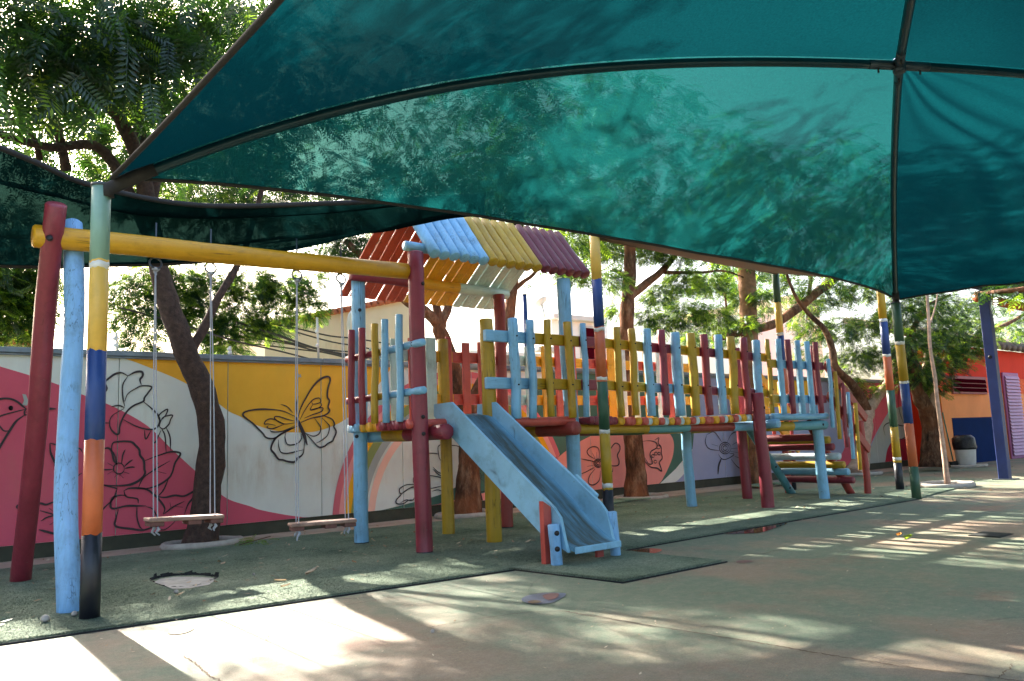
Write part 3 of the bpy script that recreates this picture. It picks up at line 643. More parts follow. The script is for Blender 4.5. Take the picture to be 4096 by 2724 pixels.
# ================================================================== STRIPED POLES
def pole(base, top, bands, r, label, cap=True):
    """bands: list of (z end, colour)"""
    x, y = base; tx, ty, tz = top
    e = empty('striped_pole', (x, y, 0), label, 'pole')
    z0 = -0.02; rg_ = 20
    for bi, (zt, k) in enumerate(bands):
        V, F, _ = sweep([Vector((x+(tx-x)*z/tz, y+(ty-y)*z/tz, z)) for z in (z0, (z0+zt)/2, zt)], r*(1.012 if k == 'white' else 1), 20, True)
        for vi, v_ in enumerate(V):      # brushed, uneven meeting of the colours
            zz = z0 if vi < rg_ else (zt if vi >= 2*rg_ else None)
            if zz is not None and 0 < zz < tz-0.01: v_.z += 0.014*noise.noise((math.cos(vi*2*math.pi/rg_)*2.2, math.sin(vi*2*math.pi/rg_)*2.2, zz*9+x))+0.012*noise.noise((math.cos(vi*2*math.pi/rg_)*7, math.sin(vi*2*math.pi/rg_)*7, zz*5+x))
        link('white_ring' if k == 'white' else 'color_band', mesh('color_band', V, F, 'pole_'+k), e); z0 = zt
    if cap:
        V, F, _ = sweep([Vector((tx, ty, tz-0.004)), Vector((tx, ty, tz+0.012))], r*1.09, 20); link('cap', mesh('cap', V, F, 'steel_dark'), e)
    return e
P1, P2, P3, P4 = (1.03, 5.08), (10.15, 4.66), (10.2, -0.1), (1.06, -0.12)
pole(P1, (*P1, 2.5), [(0.47, 'black'), (1.0, 'orange'), (1.51, 'navy'), (2.0, 'sun'), (2.035, 'white'), (2.048, 'sun'), (2.5, 'mint')], 0.053, 'mint topped striped pole standing beside the light blue swing leg')
pole(P2, (10.1, 4.66, 2.45), [(0.40, 'green'), (0.93, 'orange'), (1.43, 'navy'), (1.46, 'white'), (1.92, 'mustard'), (1.96, 'white'), (2.45, 'green')], 0.055, 'green footed striped pole at the far corner of the turf under the teal canopy')
pole(P3, (*P3, 2.45), [(0.47, 'green'), (1.0, 'orange'), (1.5, 'navy'), (2.0, 'mustard'), (2.45, 'green')], 0.055, 'striped pole holding the right rear corner of the teal canopy')
pole(P4, (*P4, 2.5), [(0.47, 'black'), (1.0, 'orange'), (1.5, 'navy'), (2.0, 'sun'), (2.5, 'mint')], 0.053, 'striped pole holding the left rear corner of the teal canopy')
pole((5.40, 5.30), (5.36, 5.26, 2.86), [(0.42, 'black'), (0.44, 'mustard'), (0.48, 'white'), (0.94, 'mustard'), (0.975, 'white'), (1.42, 'green'), (1.435, 'orange'), (1.465, 'white'), (1.90, 'orange'), (1.935, 'white'), (1.945, 'orange'), (2.40, 'navy'), (2.86, 'sun')], 0.05, 'striped pole just behind the slide with a green and a navy band')
pole((11.48, 5.49), (11.32, 5.42, 2.95), [(0.39, 'black'), (0.43, 'mustard'), (0.47, 'white'), (0.90, 'mustard'), (1.42, 'green'), (1.90, 'orange'), (1.935, 'white'), (2.40, 'navy'), (2.44, 'white'), (2.95, 'mustard')], 0.055, 'striped pole with a black foot left of the green footed pole by the stairs')
pole((11.1, 6.95), (11.06, 6.93, 3.45), [(0.45, 'black'), (0.95, 'mustard'), (1.45, 'green'), (1.86, 'orange'), (1.9, 'white'), (2.38, 'navy'), (2.42, 'white'), (2.9, 'sun'), (3.45, 'green')], 0.055, 'tall striped pole behind the stair platform with a dark green top')
# thin navy post seen beyond the house
pole((7.05, 8.32), (7.02, 8.3, 2.9), [(1.3, 'orange'), (2.9, 'navy')], 0.035, 'slim navy and orange post behind the play house near the wall')

# ================================================================== TEAL CANOPY
def gpipe(t): return 1-(1-t)**2.6
JX, JY, JZ, EZ = 5.62, 2.40, 3.50, 2.53
CORN = {1: Vector((1.06, 5.04, EZ)), 2: Vector((10.2, 4.70, EZ-0.03)), 3: Vector((10.2, -0.1, EZ)), 4: Vector((1.06, -0.12, EZ))}
def pipe_pt(k, t):
    c_ = CORN[k]; return Vector((c_.x+(JX-c_.x)*t, c_.y+(JY-c_.y)*t, c_.z+(JZ-c_.z)*gpipe(t)))
can = empty('shade_canopy', (JX, JY, 0), 'large teal shade canopy on curved pipes spread over the yard', 'canopy')
for k in (1, 2, 3, 4):
    V, F, _ = sweep([pipe_pt(k, t)-Vector((0, 0, 0.045)) for t in np.linspace(0, 0.975, 26)], 0.031, 12)
    pp = link('rafter_pipe', mesh('rafter_pipe', V, F, 'pipe_teal'), can)
    a_, b_ = pipe_pt(k, 0.955), pipe_pt(k, 1.0); dz = Vector((0, 0, 0.045))
    V, F, _ = sweep([a_-dz, b_-dz], 0.033, 12); link('sleeve', mesh('sleeve', V, F, 'steel_dark'), pp)
    V, F, _ = sweep([a_.lerp(b_, 0.3)-dz, a_.lerp(b_, 0.3)-dz-Vector((0, 0, 0.06))], 0.007, 8); link('bolt', mesh('bolt', V, F, 'bolt'), pp)
V, F, _ = sweep([Vector((JX, JY, JZ-0.10)), Vector((JX, JY, JZ+0.0))], 0.045, 14, chamfer=0.008); link('hub', mesh('hub', V, F, 'steel_dark'), can)
def canopy_panel(ka, kb, edge_in, sag, seed, folds=0.0, mat='net_teal'):
    ns, nt_ = 56, 40; V = []
    def pt(s, t):
        e = edge_in*(4*s*(1-s))**0.75; tt = t+(1-t)*e
        p = pipe_pt(ka, tt).lerp(pipe_pt(kb, tt), s)
        p.z -= sag*4*s*(1-s)*(1-t)**1.15
        b_ = 4*s*(1-s)
        p.z += 0.018*b_*noise.noise((p.x*1.1+seed*5, p.y*1.1, seed))
        if folds: p.z += folds*b_*min(1, 3*(1-t))*math.sin(38*(s+0.35*t)+5*noise.noise((s*3, t*3, seed)))*max(0, 1-abs(s-0.35)*2.2)
        return p
    for j in range(nt_):
        for i in range(ns): V.append(pt(i/(ns-1), j/(nt_-1)*0.992))
    F = [(j*ns+i, j*ns+i+1, (j+1)*ns+i+1, (j+1)*ns+i) for j in range(nt_-1) for i in range(ns-1)]
    me = mesh('canopy_panel', V, F, mat); o = link('canopy_panel', me, can)
    V, F, _ = sweep([pt(s, 0) for s in np.linspace(0.012, 0.988, 60)], 0.018, 8, squash=0.6); link('hem', mesh('hem', V, F, 'fabric_hem'), o)
canopy_panel(1, 2, 0.165, 0.33, 1, mat='net_teal_open')
canopy_panel(2, 3, 0.04, 0.15, 2, 0.02)
canopy_panel(3, 4, 0.12, 0.25, 3)
canopy_panel(4, 1, 0.008, 0.03, 4)

for k in (1, 2):
    c_ = CORN[k]; V, F, _ = sweep([c_+Vector((0, 0, -0.10)), c_+Vector((0.0, 0, -0.05)), pipe_pt(k, 0.03)-Vector((0, 0, 0.04)), pipe_pt(k, 0.05)-Vector((0, 0, 0.045))], [0.035, 0.045, 0.042, 0.036], 10, wob=0.25, seed=k); link('corner_strap', mesh('corner_strap', V, F, 'fabric_hem'), can)
# dark net sail, sagging in folds on the left
def grid_sail(name, near, far, mat, label, cat, sagf, n=60, mrows=34, hem='fabric_hem'):
    e = empty(name, near[len(near)//2], label, cat)
    A, B = catmull(near, 8), catmull(far, 8)
    def along(C, s):
        q = s*(len(C)-1); i = min(int(q), len(C)-2); return C[i].lerp(C[i+1], q-i)
    V = []
    for j in range(mrows):
        t = j/(mrows-1)
        for i in range(n):
            s = i/(n-1); p = along(A, s).lerp(along(B, s), t); p.z += sagf(s, t); V.append(p)
    F = [(j*n+i, j*n+i+1, (j+1)*n+i+1, (j+1)*n+i) for j in range(mrows-1) for i in range(n-1)]
    o = link('net', mesh('net', V, F, mat), e)
    for C in (A, B):
        V, F, _ = sweep(C, 0.02, 8); link('hem', mesh('hem', V, F, hem), e)
    return e
def sag2(s, t):
    b_ = math.sin(math.pi*min(1, max(0, t)))
    return -0.10*b_ + 0.05*b_*math.sin(9*t+3*s) + 0.16*max(0, 1-t*2.6)*math.sin(t*26+s*5)*b_*1.6 + 0.02*b_*math.sin(t*17+s*31)
grid_sail('dark_shade_sail', [(-3.4, 3.4, 2.95), (-1.2, 4.45, 2.83), (0.553, 5.51, 2.78), (1.14, 5.97, 2.78), (1.90, 6.06, 2.78), (2.75, 5.51, 2.79), (3.30, 5.16, 2.82), (3.85, 5.0, 2.90)],
          [(-3.4, 8.0, 2.5), (-1.0, 7.8, 2.46), (0.78, 7.39, 2.45), (1.43, 7.02, 2.45), (2.12, 6.66, 2.49), (2.78, 6.24, 2.60), (3.26, 5.68, 2.72), (3.85, 5.03, 2.91)], 'net_dark',
          'dark green net sail sagging in folds above the swings', 'shade sail', sag2)
grid_sail('beige_shade_sail', [(5.36, 5.20, 2.82), (8.0, 5.27, 2.88), (11.3, 5.40, 2.98)], [(5.37, 5.24, 2.80), (8.0, 5.90, 3.02), (11.05, 6.90, 3.36)], 'beige_cloth',
          'beige cloth sail edge stretched above the bridge behind the teal canopy', 'shade sail', lambda s, t: -0.03*math.sin(math.pi*s), n=30, mrows=8, hem='beige_cloth')
# ================================================================== WOODEN PLAY STRUCTURE
ps = empty('play_structure', (5.5, 6.2, 0), 'colourful log play house with picket fenced bridge, stair platform and log roof', 'play structure')
PM = lambda k, ax='': 'paint_%s%s' % (k, ax)
DZ = 1.12     # deck height
def footed_post(x, y, h, r, k, lean=(0, 0), r2=None, bolts=()):
    o = log('post', (x, y, -0.03), (x+lean[0], y+lean[1], h), r, [PM(k)], ps, r2=r2, rings=14, seg=18, wob=0.06, bend=0.008, chamfer=0.01,
            bands=[(0.02, 'paint_black'), (1.0, PM(k))])
    for (z, dx, dy) in bolts:
        f = z/h; d = Vector((dx, dy, 0)).normalized(); disc_bolt(o, Vector((x+lean[0]*f, y+lean[1]*f, z))+d*r*0.98, d, 0.017)
    return o
footed_post(3.65, 6.80, 2.50, 0.066, 'blue', bolts=[(2.2, -.3, -1), (1.0, -1, -.6)])           # rear left
footed_post(3.66, 5.74, 2.56, 0.072, 'maroon', (-0.02, 0), 0.066, bolts=[(2.27, .35, -1), (1.13, -.25, -1), (0.99, -.25, -1), (1.75, -1, -.2)])   # front left
footed_post(5.24, 6.62, 2.47, 0.062, 'rust')                              # rear right
footed_post(5.42, 5.76, 2.50, 0.07, 'blue', (-0.03, 0), bolts=[(1.13, .3, -1)])   # front right
footed_post(4.56, 6.70, 1.96, 0.062, 'mustard', (-0.01, 0), 0.058)        # rear middle
footed_post(4.43, 5.79, 2.03, 0.070, 'mustard', (-0.01, 0), 0.064)        # beside the slide
footed_post(8.03, 6.44, 1.02, 0.062, 'blue', (-0.03, 0))                  # under the bridge
footed_post(8.30, 5.54, 1.36, 0.074, 'maroon', (-0.05, 0), bolts=[(1.18, .2, -1)])
footed_post(9.28, 6.50, 2.05, 0.066, 'maroon', (-0.04, 0))
footed_post(9.66, 5.60, 1.22, 0.066, 'blue', (-0.05, 0))
footed_post(10.62, 5.52, 1.0, 0.045, 'rust', (-0.03, 0))                  # foot of the hand rail
footed_post(10.35, 6.55, 0.9, 0.05, 'rust')
# floor logs of the house: they run along X, ends showing on the swing side
hl = ['palewhite', 'blue', 'blue', 'yellow', 'mustard', 'yellow', 'yellow', 'coral', 'maroon', 'maroon', 'maroon', 'maroon', 'maroon', 'coral', 'maroon']
for i, k in enumerate(hl):
    y = 6.86-i*0.083
    if i == 14: log('floor_log', (4.47, 5.675, DZ-0.045), (5.36, 5.675, DZ-0.045), 0.044, [PM('coral', '_x')], ps, seg=10)
    else: log('floor_log', (3.56-0.012*(i % 3), y, DZ-0.045), (5.43, y, DZ-0.045), 0.041+0.003*(i % 2), [PM(k, '_x') if PM(k, '_x') in MATS else PM(k)], ps, seg=10)
# carrying beams along Y, front ends showing
log('floor_beam', (3.80, 6.95, 1.0), (3.80, 5.56, 1.0), 0.066, None, ps, seg=14, bands=[(0.28, 'paint_blue_y'), (0.55, 'paint_mustard_y'), (1, 'paint_maroon_y')])
log('floor_beam', (5.28, 6.95, 1.0), (5.28, 5.55, 1.0), 0.068, None, ps, seg=14, bands=[(0.3, 'paint_green_y'), (0.62, 'paint_mustard_y'), (1, 'paint_rust_y')])
# swing-side fence of the house
side = [(6.72, 'maroon', 2.0), (6.51, 'maroon', 1.99), (6.29, 'mustard', 2.0), (6.09, 'blue', 2.01), (5.86, 'blue', 2.02)]
for y, k, zt in side: log('picket', (3.535, y+0.02, 1.10), (3.535+rnd.uniform(-.01, .01), y, zt), 0.033, [PM(k)], ps, seg=10)
for z in (1.74, 1.34):
    log('rail', (3.60, 6.95, z), (3.60, 5.59, z+0.01), 0.033, None, ps, seg=10, bands=[(0.42, 'paint_maroon_y'), (0.55, 'paint_mustard_y'), (1.0, 'paint_blue_y')])
# front fence of the house and bridge: half-round pickets on square rails
FY = 5.62
front = [(4.585, 'blue', .040, 0), (4.79, 'blue', .033, 0), (5.01, 'mustard', .031, 0), (5.265, 'mustard', .034, 0.02), (5.475, 'blue', .027, 0),
         (5.955, 'mustard', .034, 0), (6.18, 'mustard', .034, 0), (6.416, 'blue', .040, 0), (6.65, 'maroon', .036, 0), (6.875, 'blue', .046, 0), (7.15, 'mustard', .043, 0), (7.385, 'maroon', .037, 0),
         (7.65, 'blue', .04, 0), (7.89, 'mustard', .042, 0), (8.145, 'maroon', .037, 0), (8.40, 'blue', .042, 0), (8.635, 'mustard', .026, 0.0)]
for x, k, r_, dz in front:
    r_ *= 1.17
    pk = log('picket', (x+rnd.uniform(-.012, .02), FY-0.02, 1.11+dz*0+rnd.uniform(-.012, .012)), (x, FY-0.02, 2.02+rnd.uniform(-.015, .015)), r_, [PM(k)], ps, seg=12, bend=0.008)
    for zn in (1.425, 1.855): disc_bolt(pk, (x+0.004, FY-0.02-r_*0.97, zn+rnd.uniform(-.02, .02)), (0, -1, 0), 0.008, 'nail')
for z, bx_ in ((1.855, [(4.88, 'paint_blue_x'), (5.45, 'paint_mustard_x'), (5.74, 'paint_maroon_x'), (6.40, 'paint_mustard_x'), (6.83, 'paint_maroon_x'), (7.34, 'paint_mustard_x'), (7.62, 'paint_maroon_x'), (8.12, 'paint_mustard_x'), (8.40, 'paint_maroon_x'), (9, 'paint_mustard_x')]),
               (1.425, [(4.88, 'paint_blue_x'), (5.45, 'paint_mustard_x'), (5.74, 'paint_maroon_x'), (6.40, 'paint_mustard_x'), (6.83, 'paint_blue_x'), (7.34, 'paint_mustard_x'), (7.62, 'paint_maroon_x'), (8.12, 'paint_mustard_x'), (8.40, 'paint_maroon_x'), (9, 'paint_mustard_x')])):
    box('rail', (4.30, FY+0.018, z-0.052), (5.80, FY+0.068, z+0.052), None, ps, 0.006, bandsx=bx_[:3])
    M = Matrix.Translation((5.803, 0, z)) @ Matrix.Rotation(R(0.9 if z > 1.6 else 1.2), 4, 'Y') @ Matrix.Translation((-5.803, 0, -z))
    box('rail', (5.803, FY+0.018, z-0.05), (8.72, FY+0.066, z+0.05), None, ps, 0.006, M, bandsx=bx_[3:])
# stair platform fence
for x, k in ((8.62, 'blue'), (8.82, 'maroon'), (9.04, 'blue'), (9.26, 'blue'), (9.46, 'maroon')):
    log('picket', (x, 5.43, 1.10), (x-0.01, 5.43, 2.015), 0.036, [PM(k)], ps, seg=12)
for z in (1.715, 1.285):
    box('rail', (8.46, 5.468, z-0.05), (9.68, 5.515, z+0.05), None, ps, 0.006, bandsx=[(8.60, 'paint_mustard_x'), (9.33, 'paint_blue_x'), (9.9, 'paint_maroon_x')])
for y, k in ((5.62, 'maroon'), (5.85, 'blue')): log('picket', (9.70, y, 1.1), (9.70, y, 2.0), 0.034, [PM(k)], ps, seg=10)
# rear fence: flat boards in pale and bright colours
rear = ['sage', 'coral', 'sage', 'coral', 'coral', 'coral', 'yellow', 'coral', 'sage', 'yellow', 'coral', 'coral', 'cream', 'coral', 'yellow', 'cream', 'sage', 'yellow', 'cream', 'coral', 'sage']
x = 3.95
rear_x = []
for i, k in enumerate(rear):
    w = 0.034+0.012*((i*7) % 3)
    box('board_picket', (x-w, 6.655, 1.10), (x+w, 6.68, 1.93+0.05*((i*5) % 4)/3), [PM(k)], ps, 0.004); rear_x.append(x); x += 0.215+0.012*((i*3) % 3)
for z in (1.78, 1.345):
    box('rail', (3.72, 6.69, z-0.055), (5.18, 6.735, z+0.055), None, ps, 0.006, bandsx=[(4.28, 'paint_sage_x'), (4.66, 'paint_yellow_x'), (6, 'paint_coral_x')])
    box('rail', (5.30, 6.69, z-0.06), (8.6, 6.735, z+0.05), None, ps, 0.006, bandsx=[(5.75, 'paint_sage_x'), (6.5, 'paint_yellow_x'), (6.95, 'paint_coral_x'), (7.35, 'paint_yellow_x'), (7.9, 'paint_coral_x'), (9, 'paint_yellow_x')])
# bridge floor: short logs across, ends to the front
bl = ['maroon', 'maroon', 'maroon', 'maroon', 'maroon', 'yellow', 'coral', 'coral', 'yellow', 'coral', 'palewhite', 'yellow', 'coral', 'palewhite', 'yellow', 'coral', 'palewhite', 'yellow', 'coral', 'palewhite', 'yellow', 'coral', 'coral', 'yellow', 'coral', 'palewhite', 'yellow', 'coral', 'palewhite', 'yellow', 'palewhite', 'yellow', 'coral']
for i, k in enumerate(bl):
    x = 5.53+i*0.087; z = DZ-0.045-0.028*math.sin(math.pi*i/(len(bl)-1))
    log('bridge_log', (x, 5.58+0.012*((i*5) % 3), z), (x, 6.62, z), 0.041+0.004*((i*7) % 2), [PM(k, '_y')], ps, rings=4, seg=10, bend=0.002)
log('bridge_beam', (5.44, 5.76, 0.995), (8.55, 5.74, 0.965), 0.052, None, ps, seg=14, bands=[(0.34, 'paint_mustard_x'), (0.56, 'paint_teal_x'), (0.82, 'paint_rust_x'), (1, 'paint_blue_x')], rings=14)
log('bridge_beam', (5.20, 6.50, 0.99), (8.5, 6.46, 0.965), 0.055, None, ps, seg=14, bands=[(0.2, 'paint_green_x'), (0.34, 'paint_maroon_x'), (0.62, 'paint_green_x'), (1, 'paint_mustard_x')], rings=14)
# stair platform floor and beams
for i in range(13):
    y = 5.50+i*0.084
    log('floor_log', (8.46, y, DZ-0.05), (9.70, y, DZ-0.05), 0.042, [PM('blue' if i < 2 else ('palewhite', 'yellow', 'coral')[i % 3], '_x')], ps, rings=5, seg=10)
log('floor_beam', (8.47, 6.62, 0.99), (8.47, 5.42, 0.99), 0.055, [PM('blue', '_y')], ps, seg=12)
fb = log('floor_beam', (8.52, 5.62, 0.955), (9.64, 5.50, 0.955), 0.058, None, ps, seg=12, bands=[(0.42, 'paint_mustard_x'), (1, 'paint_teal_x')])
disc_bolt(fb, (9.52, 5.455, 0.96), (0, -1, 0))
# stairs
stL = log('stair_stringer', (9.30, 6.46, 1.02), (10.30, 6.46, 0.0), 0.055, [PM('teal')], ps, seg=12)
stR = log('stair_stringer', (9.62, 5.72, 1.0), (10.56, 5.72, 0.0), 0.052, [PM('rust')], ps, seg=12)
for f in (0.25, 0.6, 0.9): disc_bolt(stL, Vector((9.30, 6.46, 1.02)).lerp(Vector((10.30, 6.46, 0)), f)+Vector((-0.03, -0.045, 0)), (-.5, -1, 0), 0.015)
steps = [((3319, 1759), 'mustard'), ((3335, 1787), 'maroon'), ((3360, 1825), 'palewhite'), ((3378, 1859), 'mustard'), ((3396, 1887), 'blue'), ((3416, 1920), 'maroon')]
for p, k in steps:
    q = atY(p[0], p[1], 5.52); log('step', (q.x, 5.52, q.z), (q.x+0.0, 6.62, q.z), 0.047, [PM(k, '_y')], ps, seg=12, rings=8)
log('step', (9.72, 5.60, 0.80), (9.72, 6.62, 0.80), 0.047, [PM('maroon', '_y')], ps, seg=12)
# sloping hand rails beside the stairs, with pickets
hp = [((3312, 1435), (3332, 1711), 'blue'), ((3340, 1486), (3360, 1757), 'mustard'), ((3370, 1532), (3388, 1790), 'maroon'), ((3391, 1568), (3414, 1836), 'blue'), ((3421, 1611), (3442, 1880), 'mustard')]
for a_, b_, k in hp:
    t_, q = atY(*a_, 5.42), atY(*b_, 5.42); log('picket', q, t_, 0.026, [PM(k)], ps, seg=10)
for y, k in ((5.47, 'rust'), (6.52, 'yellow')):
    for z0, z1 in ((1.74, 1.02), (1.34, 0.60)):
        a_, b_ = Vector((9.72, y, z0)), Vector((10.66, y, z1)); d = (b_-a_); ang = math.atan2(-d.z, d.x)
        M = Matrix.Translation(a_) @ Matrix.Rotation(ang, 4, 'Y')
        box('hand_rail', (0, -0.02, -0.055), (d.length, 0.02, 0.055), [PM(k, '_x') if k != 'rust' else 'paint_rust_x'], ps, 0.005, M)
for i, k in enumerate(('blue', 'coral', 'yellow', 'maroon')):
    x = 9.9+i*0.22; log('picket', (x, 6.56, 1.05-i*0.2), (x, 6.56, 1.95-i*0.17), 0.026, [PM(k)], ps, seg=10)
# roof: half-round logs on the front slope, flat boards on the rear slope
ridge, eaveF, eaveB = Vector((0, 6.06, 3.05)), Vector((0, 5.64, 2.535)), Vector((0, 6.98, 2.415))
nr = 18
for i in range(nr):
    x = 3.78+i*0.107
    k = 'blue' if i < 6 else ('mustard' if i < 12 else 'maroon_dimmed')  # last logs: the maroon darkened in its colour to offset bright sky light
    log('roof_log', (x, eaveF.y+0.006*((i*5) % 3), eaveF.z), (x, ridge.y, ridge.z), 0.053, [PM(k)], ps, rings=6, seg=12, bend=0.002, wob=0.05)
rb = ['brick']*7+['yellow']*6+['sage']*6
for i, k in enumerate(rb):
    x0 = 3.56+i*0.1035; w = 0.088+0.006*((i*7) % 3)
    d = eaveB-ridge; ang = math.atan2(d.z, d.y); M = Matrix.Translation((x0, ridge.y+0.03, ridge.z-0.045)) @ Matrix.Rotation(ang, 4, 'X')
    ln = d.length+0.03*noise.noise((i*1.3, 0, 0))
    box('roof_board', (0, 0, 0), (w, ln, 0.018), [PM(k)], ps, 0.003, M)
log('purlin', (3.53, 6.73, 2.535), (5.42, 6.70, 2.50), 0.058, None, ps, seg=12, bands=[(0.40, 'paint_maroon_x'), (0.66, 'paint_yellow_x'), (1, 'paint_sage_x')])
log('purlin', (3.56, 5.79, 2.615), (5.60, 5.79, 2.60), 0.045, [PM('blue', '_x')], ps, seg=12)
log('ridge_beam', (3.62, 6.07, 2.95), (5.66, 6.07, 2.95), 0.045, [PM('blue', '_x')], ps, seg=12)

# ================================================================== SLIDE
sl = empty('slide', (4.2, 4.4, 0), 'light blue wooden slide with a worn grey bed coming down from the play house', 'slide')
SXL, SXR = 3.95, 4.40
def slide_side(x, outer, name='side_panel'):
    prof = [(5.94, 1.25), (5.68, 1.255), (4.41, 0.41), (4.345, 0.34), (4.30, 0.16), (4.275, 0.10), (4.54, 0.20), (5.84, 1.06), (5.95, 1.15)]
    return slab(name, [Vector((x, y, z)) for y, z in prof], (0.026*outer, 0, 0), 'slide_side', sl)
slide_side(SXL, -1); slide_side(SXR, 1)
prof = [(5.94, 1.165), (5.74, 1.14), (5.5, 0.99), (5.1, 0.70), (4.7, 0.42), (4.48, 0.25), (4.32, 0.155), (4.24, 0.135)]
V, F = [], []
for y, z in prof:
    for s in range(7): V.append((SXL+0.001+(SXR-SXL-0.002)*s/6, y, z))
nb = len(V)
V += [(v_[0], v_[1], v_[2]-0.03) for v_ in V]
for i in range(len(prof)-1):
    for s in range(6):
        a_ = i*7+s; F += [(a_, a_+1, a_+8, a_+7), (nb+a_, nb+a_+7, nb+a_+8, nb+a_+1)]
for i in range(len(prof)-1):
    for s in (0, 6):
        a_ = i*7+s; F.append((a_, a_+7, nb+a_+7, nb+a_))
for e_ in (0, (len(prof)-1)*7):
    for s in range(6): F.append((e_+s, e_+s+1, nb+e_+s+1, nb+e_+s))
me = mesh('bed', V, F, 'slide_bed'); bm = bmesh.new(); bm.from_mesh(me); bmesh.ops.recalc_face_normals(bm, faces=bm.faces[:]); bm.to_mesh(me); bm.free()
for p in me.polygons: p.use_smooth = False
link('bed', me, sl)
box('end_lip', (SXL+0.003, 4.222, 0.09), (SXR+0.02, 4.239, 0.137), 'slide_side', sl, 0.005)
# legs: red board and round blue log each side
slab('leg_board', [Vector((3.845, 4.43, 0.0)), Vector((3.845, 4.43, 0.46)), Vector((3.918, 4.43, 0.415)), Vector((3.918, 4.43, 0.0))], (0, 0.045, 0), 'paint_coral', sl)
lg = log('leg_log', (3.888, 4.355, -0.02), (3.868, 4.355, 0.30), 0.042, None, sl, seg=16, bend=0.0008, wob=0.03, bands=[(0.09, 'paint_black'), (1, 'paint_skyblue')], rings=6)
for z in (0.24, 0.13): disc_bolt(lg, (3.862, 4.317, z), (-.4, -1, 0), 0.019)
box('leg_board', (4.30, 4.36, 0.0), (4.37, 4.39, 0.13), 'paint_rust', sl)
log('leg_log', (4.475, 4.34, -0.02), (4.45, 4.34, 0.34), 0.040, None, sl, seg=16, bend=0.0008, wob=0.03, bands=[(0.09, 'paint_black'), (1, 'paint_skyblue')], rings=6)
M = Matrix.Translation((4.40, 4.62, 0.52)) @ Matrix.Rotation(R(34), 4, 'X')
box('brace', (0.028, -0.16, -0.04), (0.055, 0.12, 0.04), 'slide_side', sl, 0.004, M)

# ================================================================== SWING FRAME AND SWINGS
sf = empty('log_swing_set', (1.0, 6.2, 0), 'log swing frame with a yellow beam and crossed maroon and light blue legs', 'swing frame')
log('leg', (0.96, 7.07, -0.03), (0.885, 5.645, 2.52), 0.069, [PM('maroon')], sf, r2=0.064, rings=14, seg=18, chamfer=0.01)
lgb = log('leg', (0.985, 5.38, -0.03), (1.03, 5.93, 2.49), 0.066, ['paint_cracked'], sf, r2=0.060, rings=16, seg=18, wob=0.10, bend=0.02, chamfer=0.01)
disc_bolt(sf.children[0], (0.86, 5.685, 2.30), (-.4, -1, 0.2), 0.02)
log('beam', (0.78, 5.79, 2.325), (3.60, 5.79, 2.39), 0.074, [PM('beamyellow', '_x')], sf, r2=0.068, rings=14, seg=18, bend=0.008, chamfer=0.012)
def swing(xa, xb, yaw, z, label, seat_tilt=0.0, x_off=0.0):
    e = empty('swing', ((xa+xb)/2, 5.79, z), label, 'swing', 'rope swings under the yellow beam')
    seat_c = Vector(((xa+xb)/2+x_off, 5.79, z)); ca, sa = math.cos(yaw), math.sin(yaw)
    M = Matrix.Translation(seat_c) @ Matrix.Rotation(yaw, 4, 'Z') @ Matrix.Rotation(seat_tilt, 4, 'Y')
    L2 = (xb-xa)/2+0.06
    box('seat', (-L2, -0.075, -0.012), (L2, 0.075, 0.014), 'seat_wood', e, 0.006, M)
    for cx in (-L2+0.055, 0.05, L2-0.05):
        box('cleat', (cx-0.045, -0.07, -0.042), (cx+0.045, 0.07, -0.0125), 'seat_wood_dark', e, 0.004, M)
    for sgn, xr in ((-1, xa), (1, xb)):
        top = Vector((xr, 5.79, 2.345+(xr-0.78)*0.022-0.075))
        V, F, _ = sweep([top+Vector((0, 0, 0.235)), top], 0.006, 8); link('hook_bolt', mesh('hook_bolt', V, F, 'steel_dark'), e)
        rc = top+Vector((0, 0, -0.055))
        V, F, _ = sweep([rc+Vector((0.040*math.cos(t), 0.012*math.sin(t), 0.040*math.sin(t))) for t in np.linspace(0, 2*math.pi, 25)], 0.007, 8, cap=False)
        link('ring', mesh('ring', V, F, 'steel_dark'), e)
        V, F, _ = sweep([rc+Vector((-0.02, 0, -0.038)), rc+Vector((0, -0.012, -0.045)), rc+Vector((0.02, 0, -0.038)), rc+Vector((0, 0.01, -0.06)), rc+Vector((0.004, 0, -0.085))], [0.012, 0.015, 0.013, 0.014, 0.008], 8)
        link('rope_knot', mesh('rope_knot', V, F, 'rope'), e)
        for dy in (-0.05, 0.05):
            foot = M @ Vector((sgn*(L2-0.06), dy, 0.0))
            mid = rc.lerp(foot, 0.5)+Vector((0.004*sgn, dy*0.15, 0))
            V, F, _ = sweep(catmull([rc+Vector((0, dy*0.1, -0.05)), mid, foot, foot+Vector((0.003, 0, -0.05))], 6), 0.0042, 8); link('rope', mesh('rope', V, F, 'rope'), e)
            tl = 0.015+0.03*rnd.random()
            V, F, _ = sweep([foot+Vector((0, 0, -0.045)), foot+Vector((0.008, 0, -0.06)), foot+Vector((-0.006, 0.01, -0.07-tl*0.4)), foot+Vector((0.02*rnd.uniform(-1, 1), 0.0, -0.07-tl))], [0.008, 0.012, 0.008, 0.005], 7); link('rope_end', mesh('rope_end', V, F, 'rope'), e)
swing(1.53, 1.91, 0.0, 0.46, 'level rope swing nearest the crossed legs, its plank seen edge on', R(2.0), 0.03)
swing(2.575, 2.955, R(-13), 0.335, 'twisted rope swing with lower plank beside the maroon house post', 0.0, 0.01)
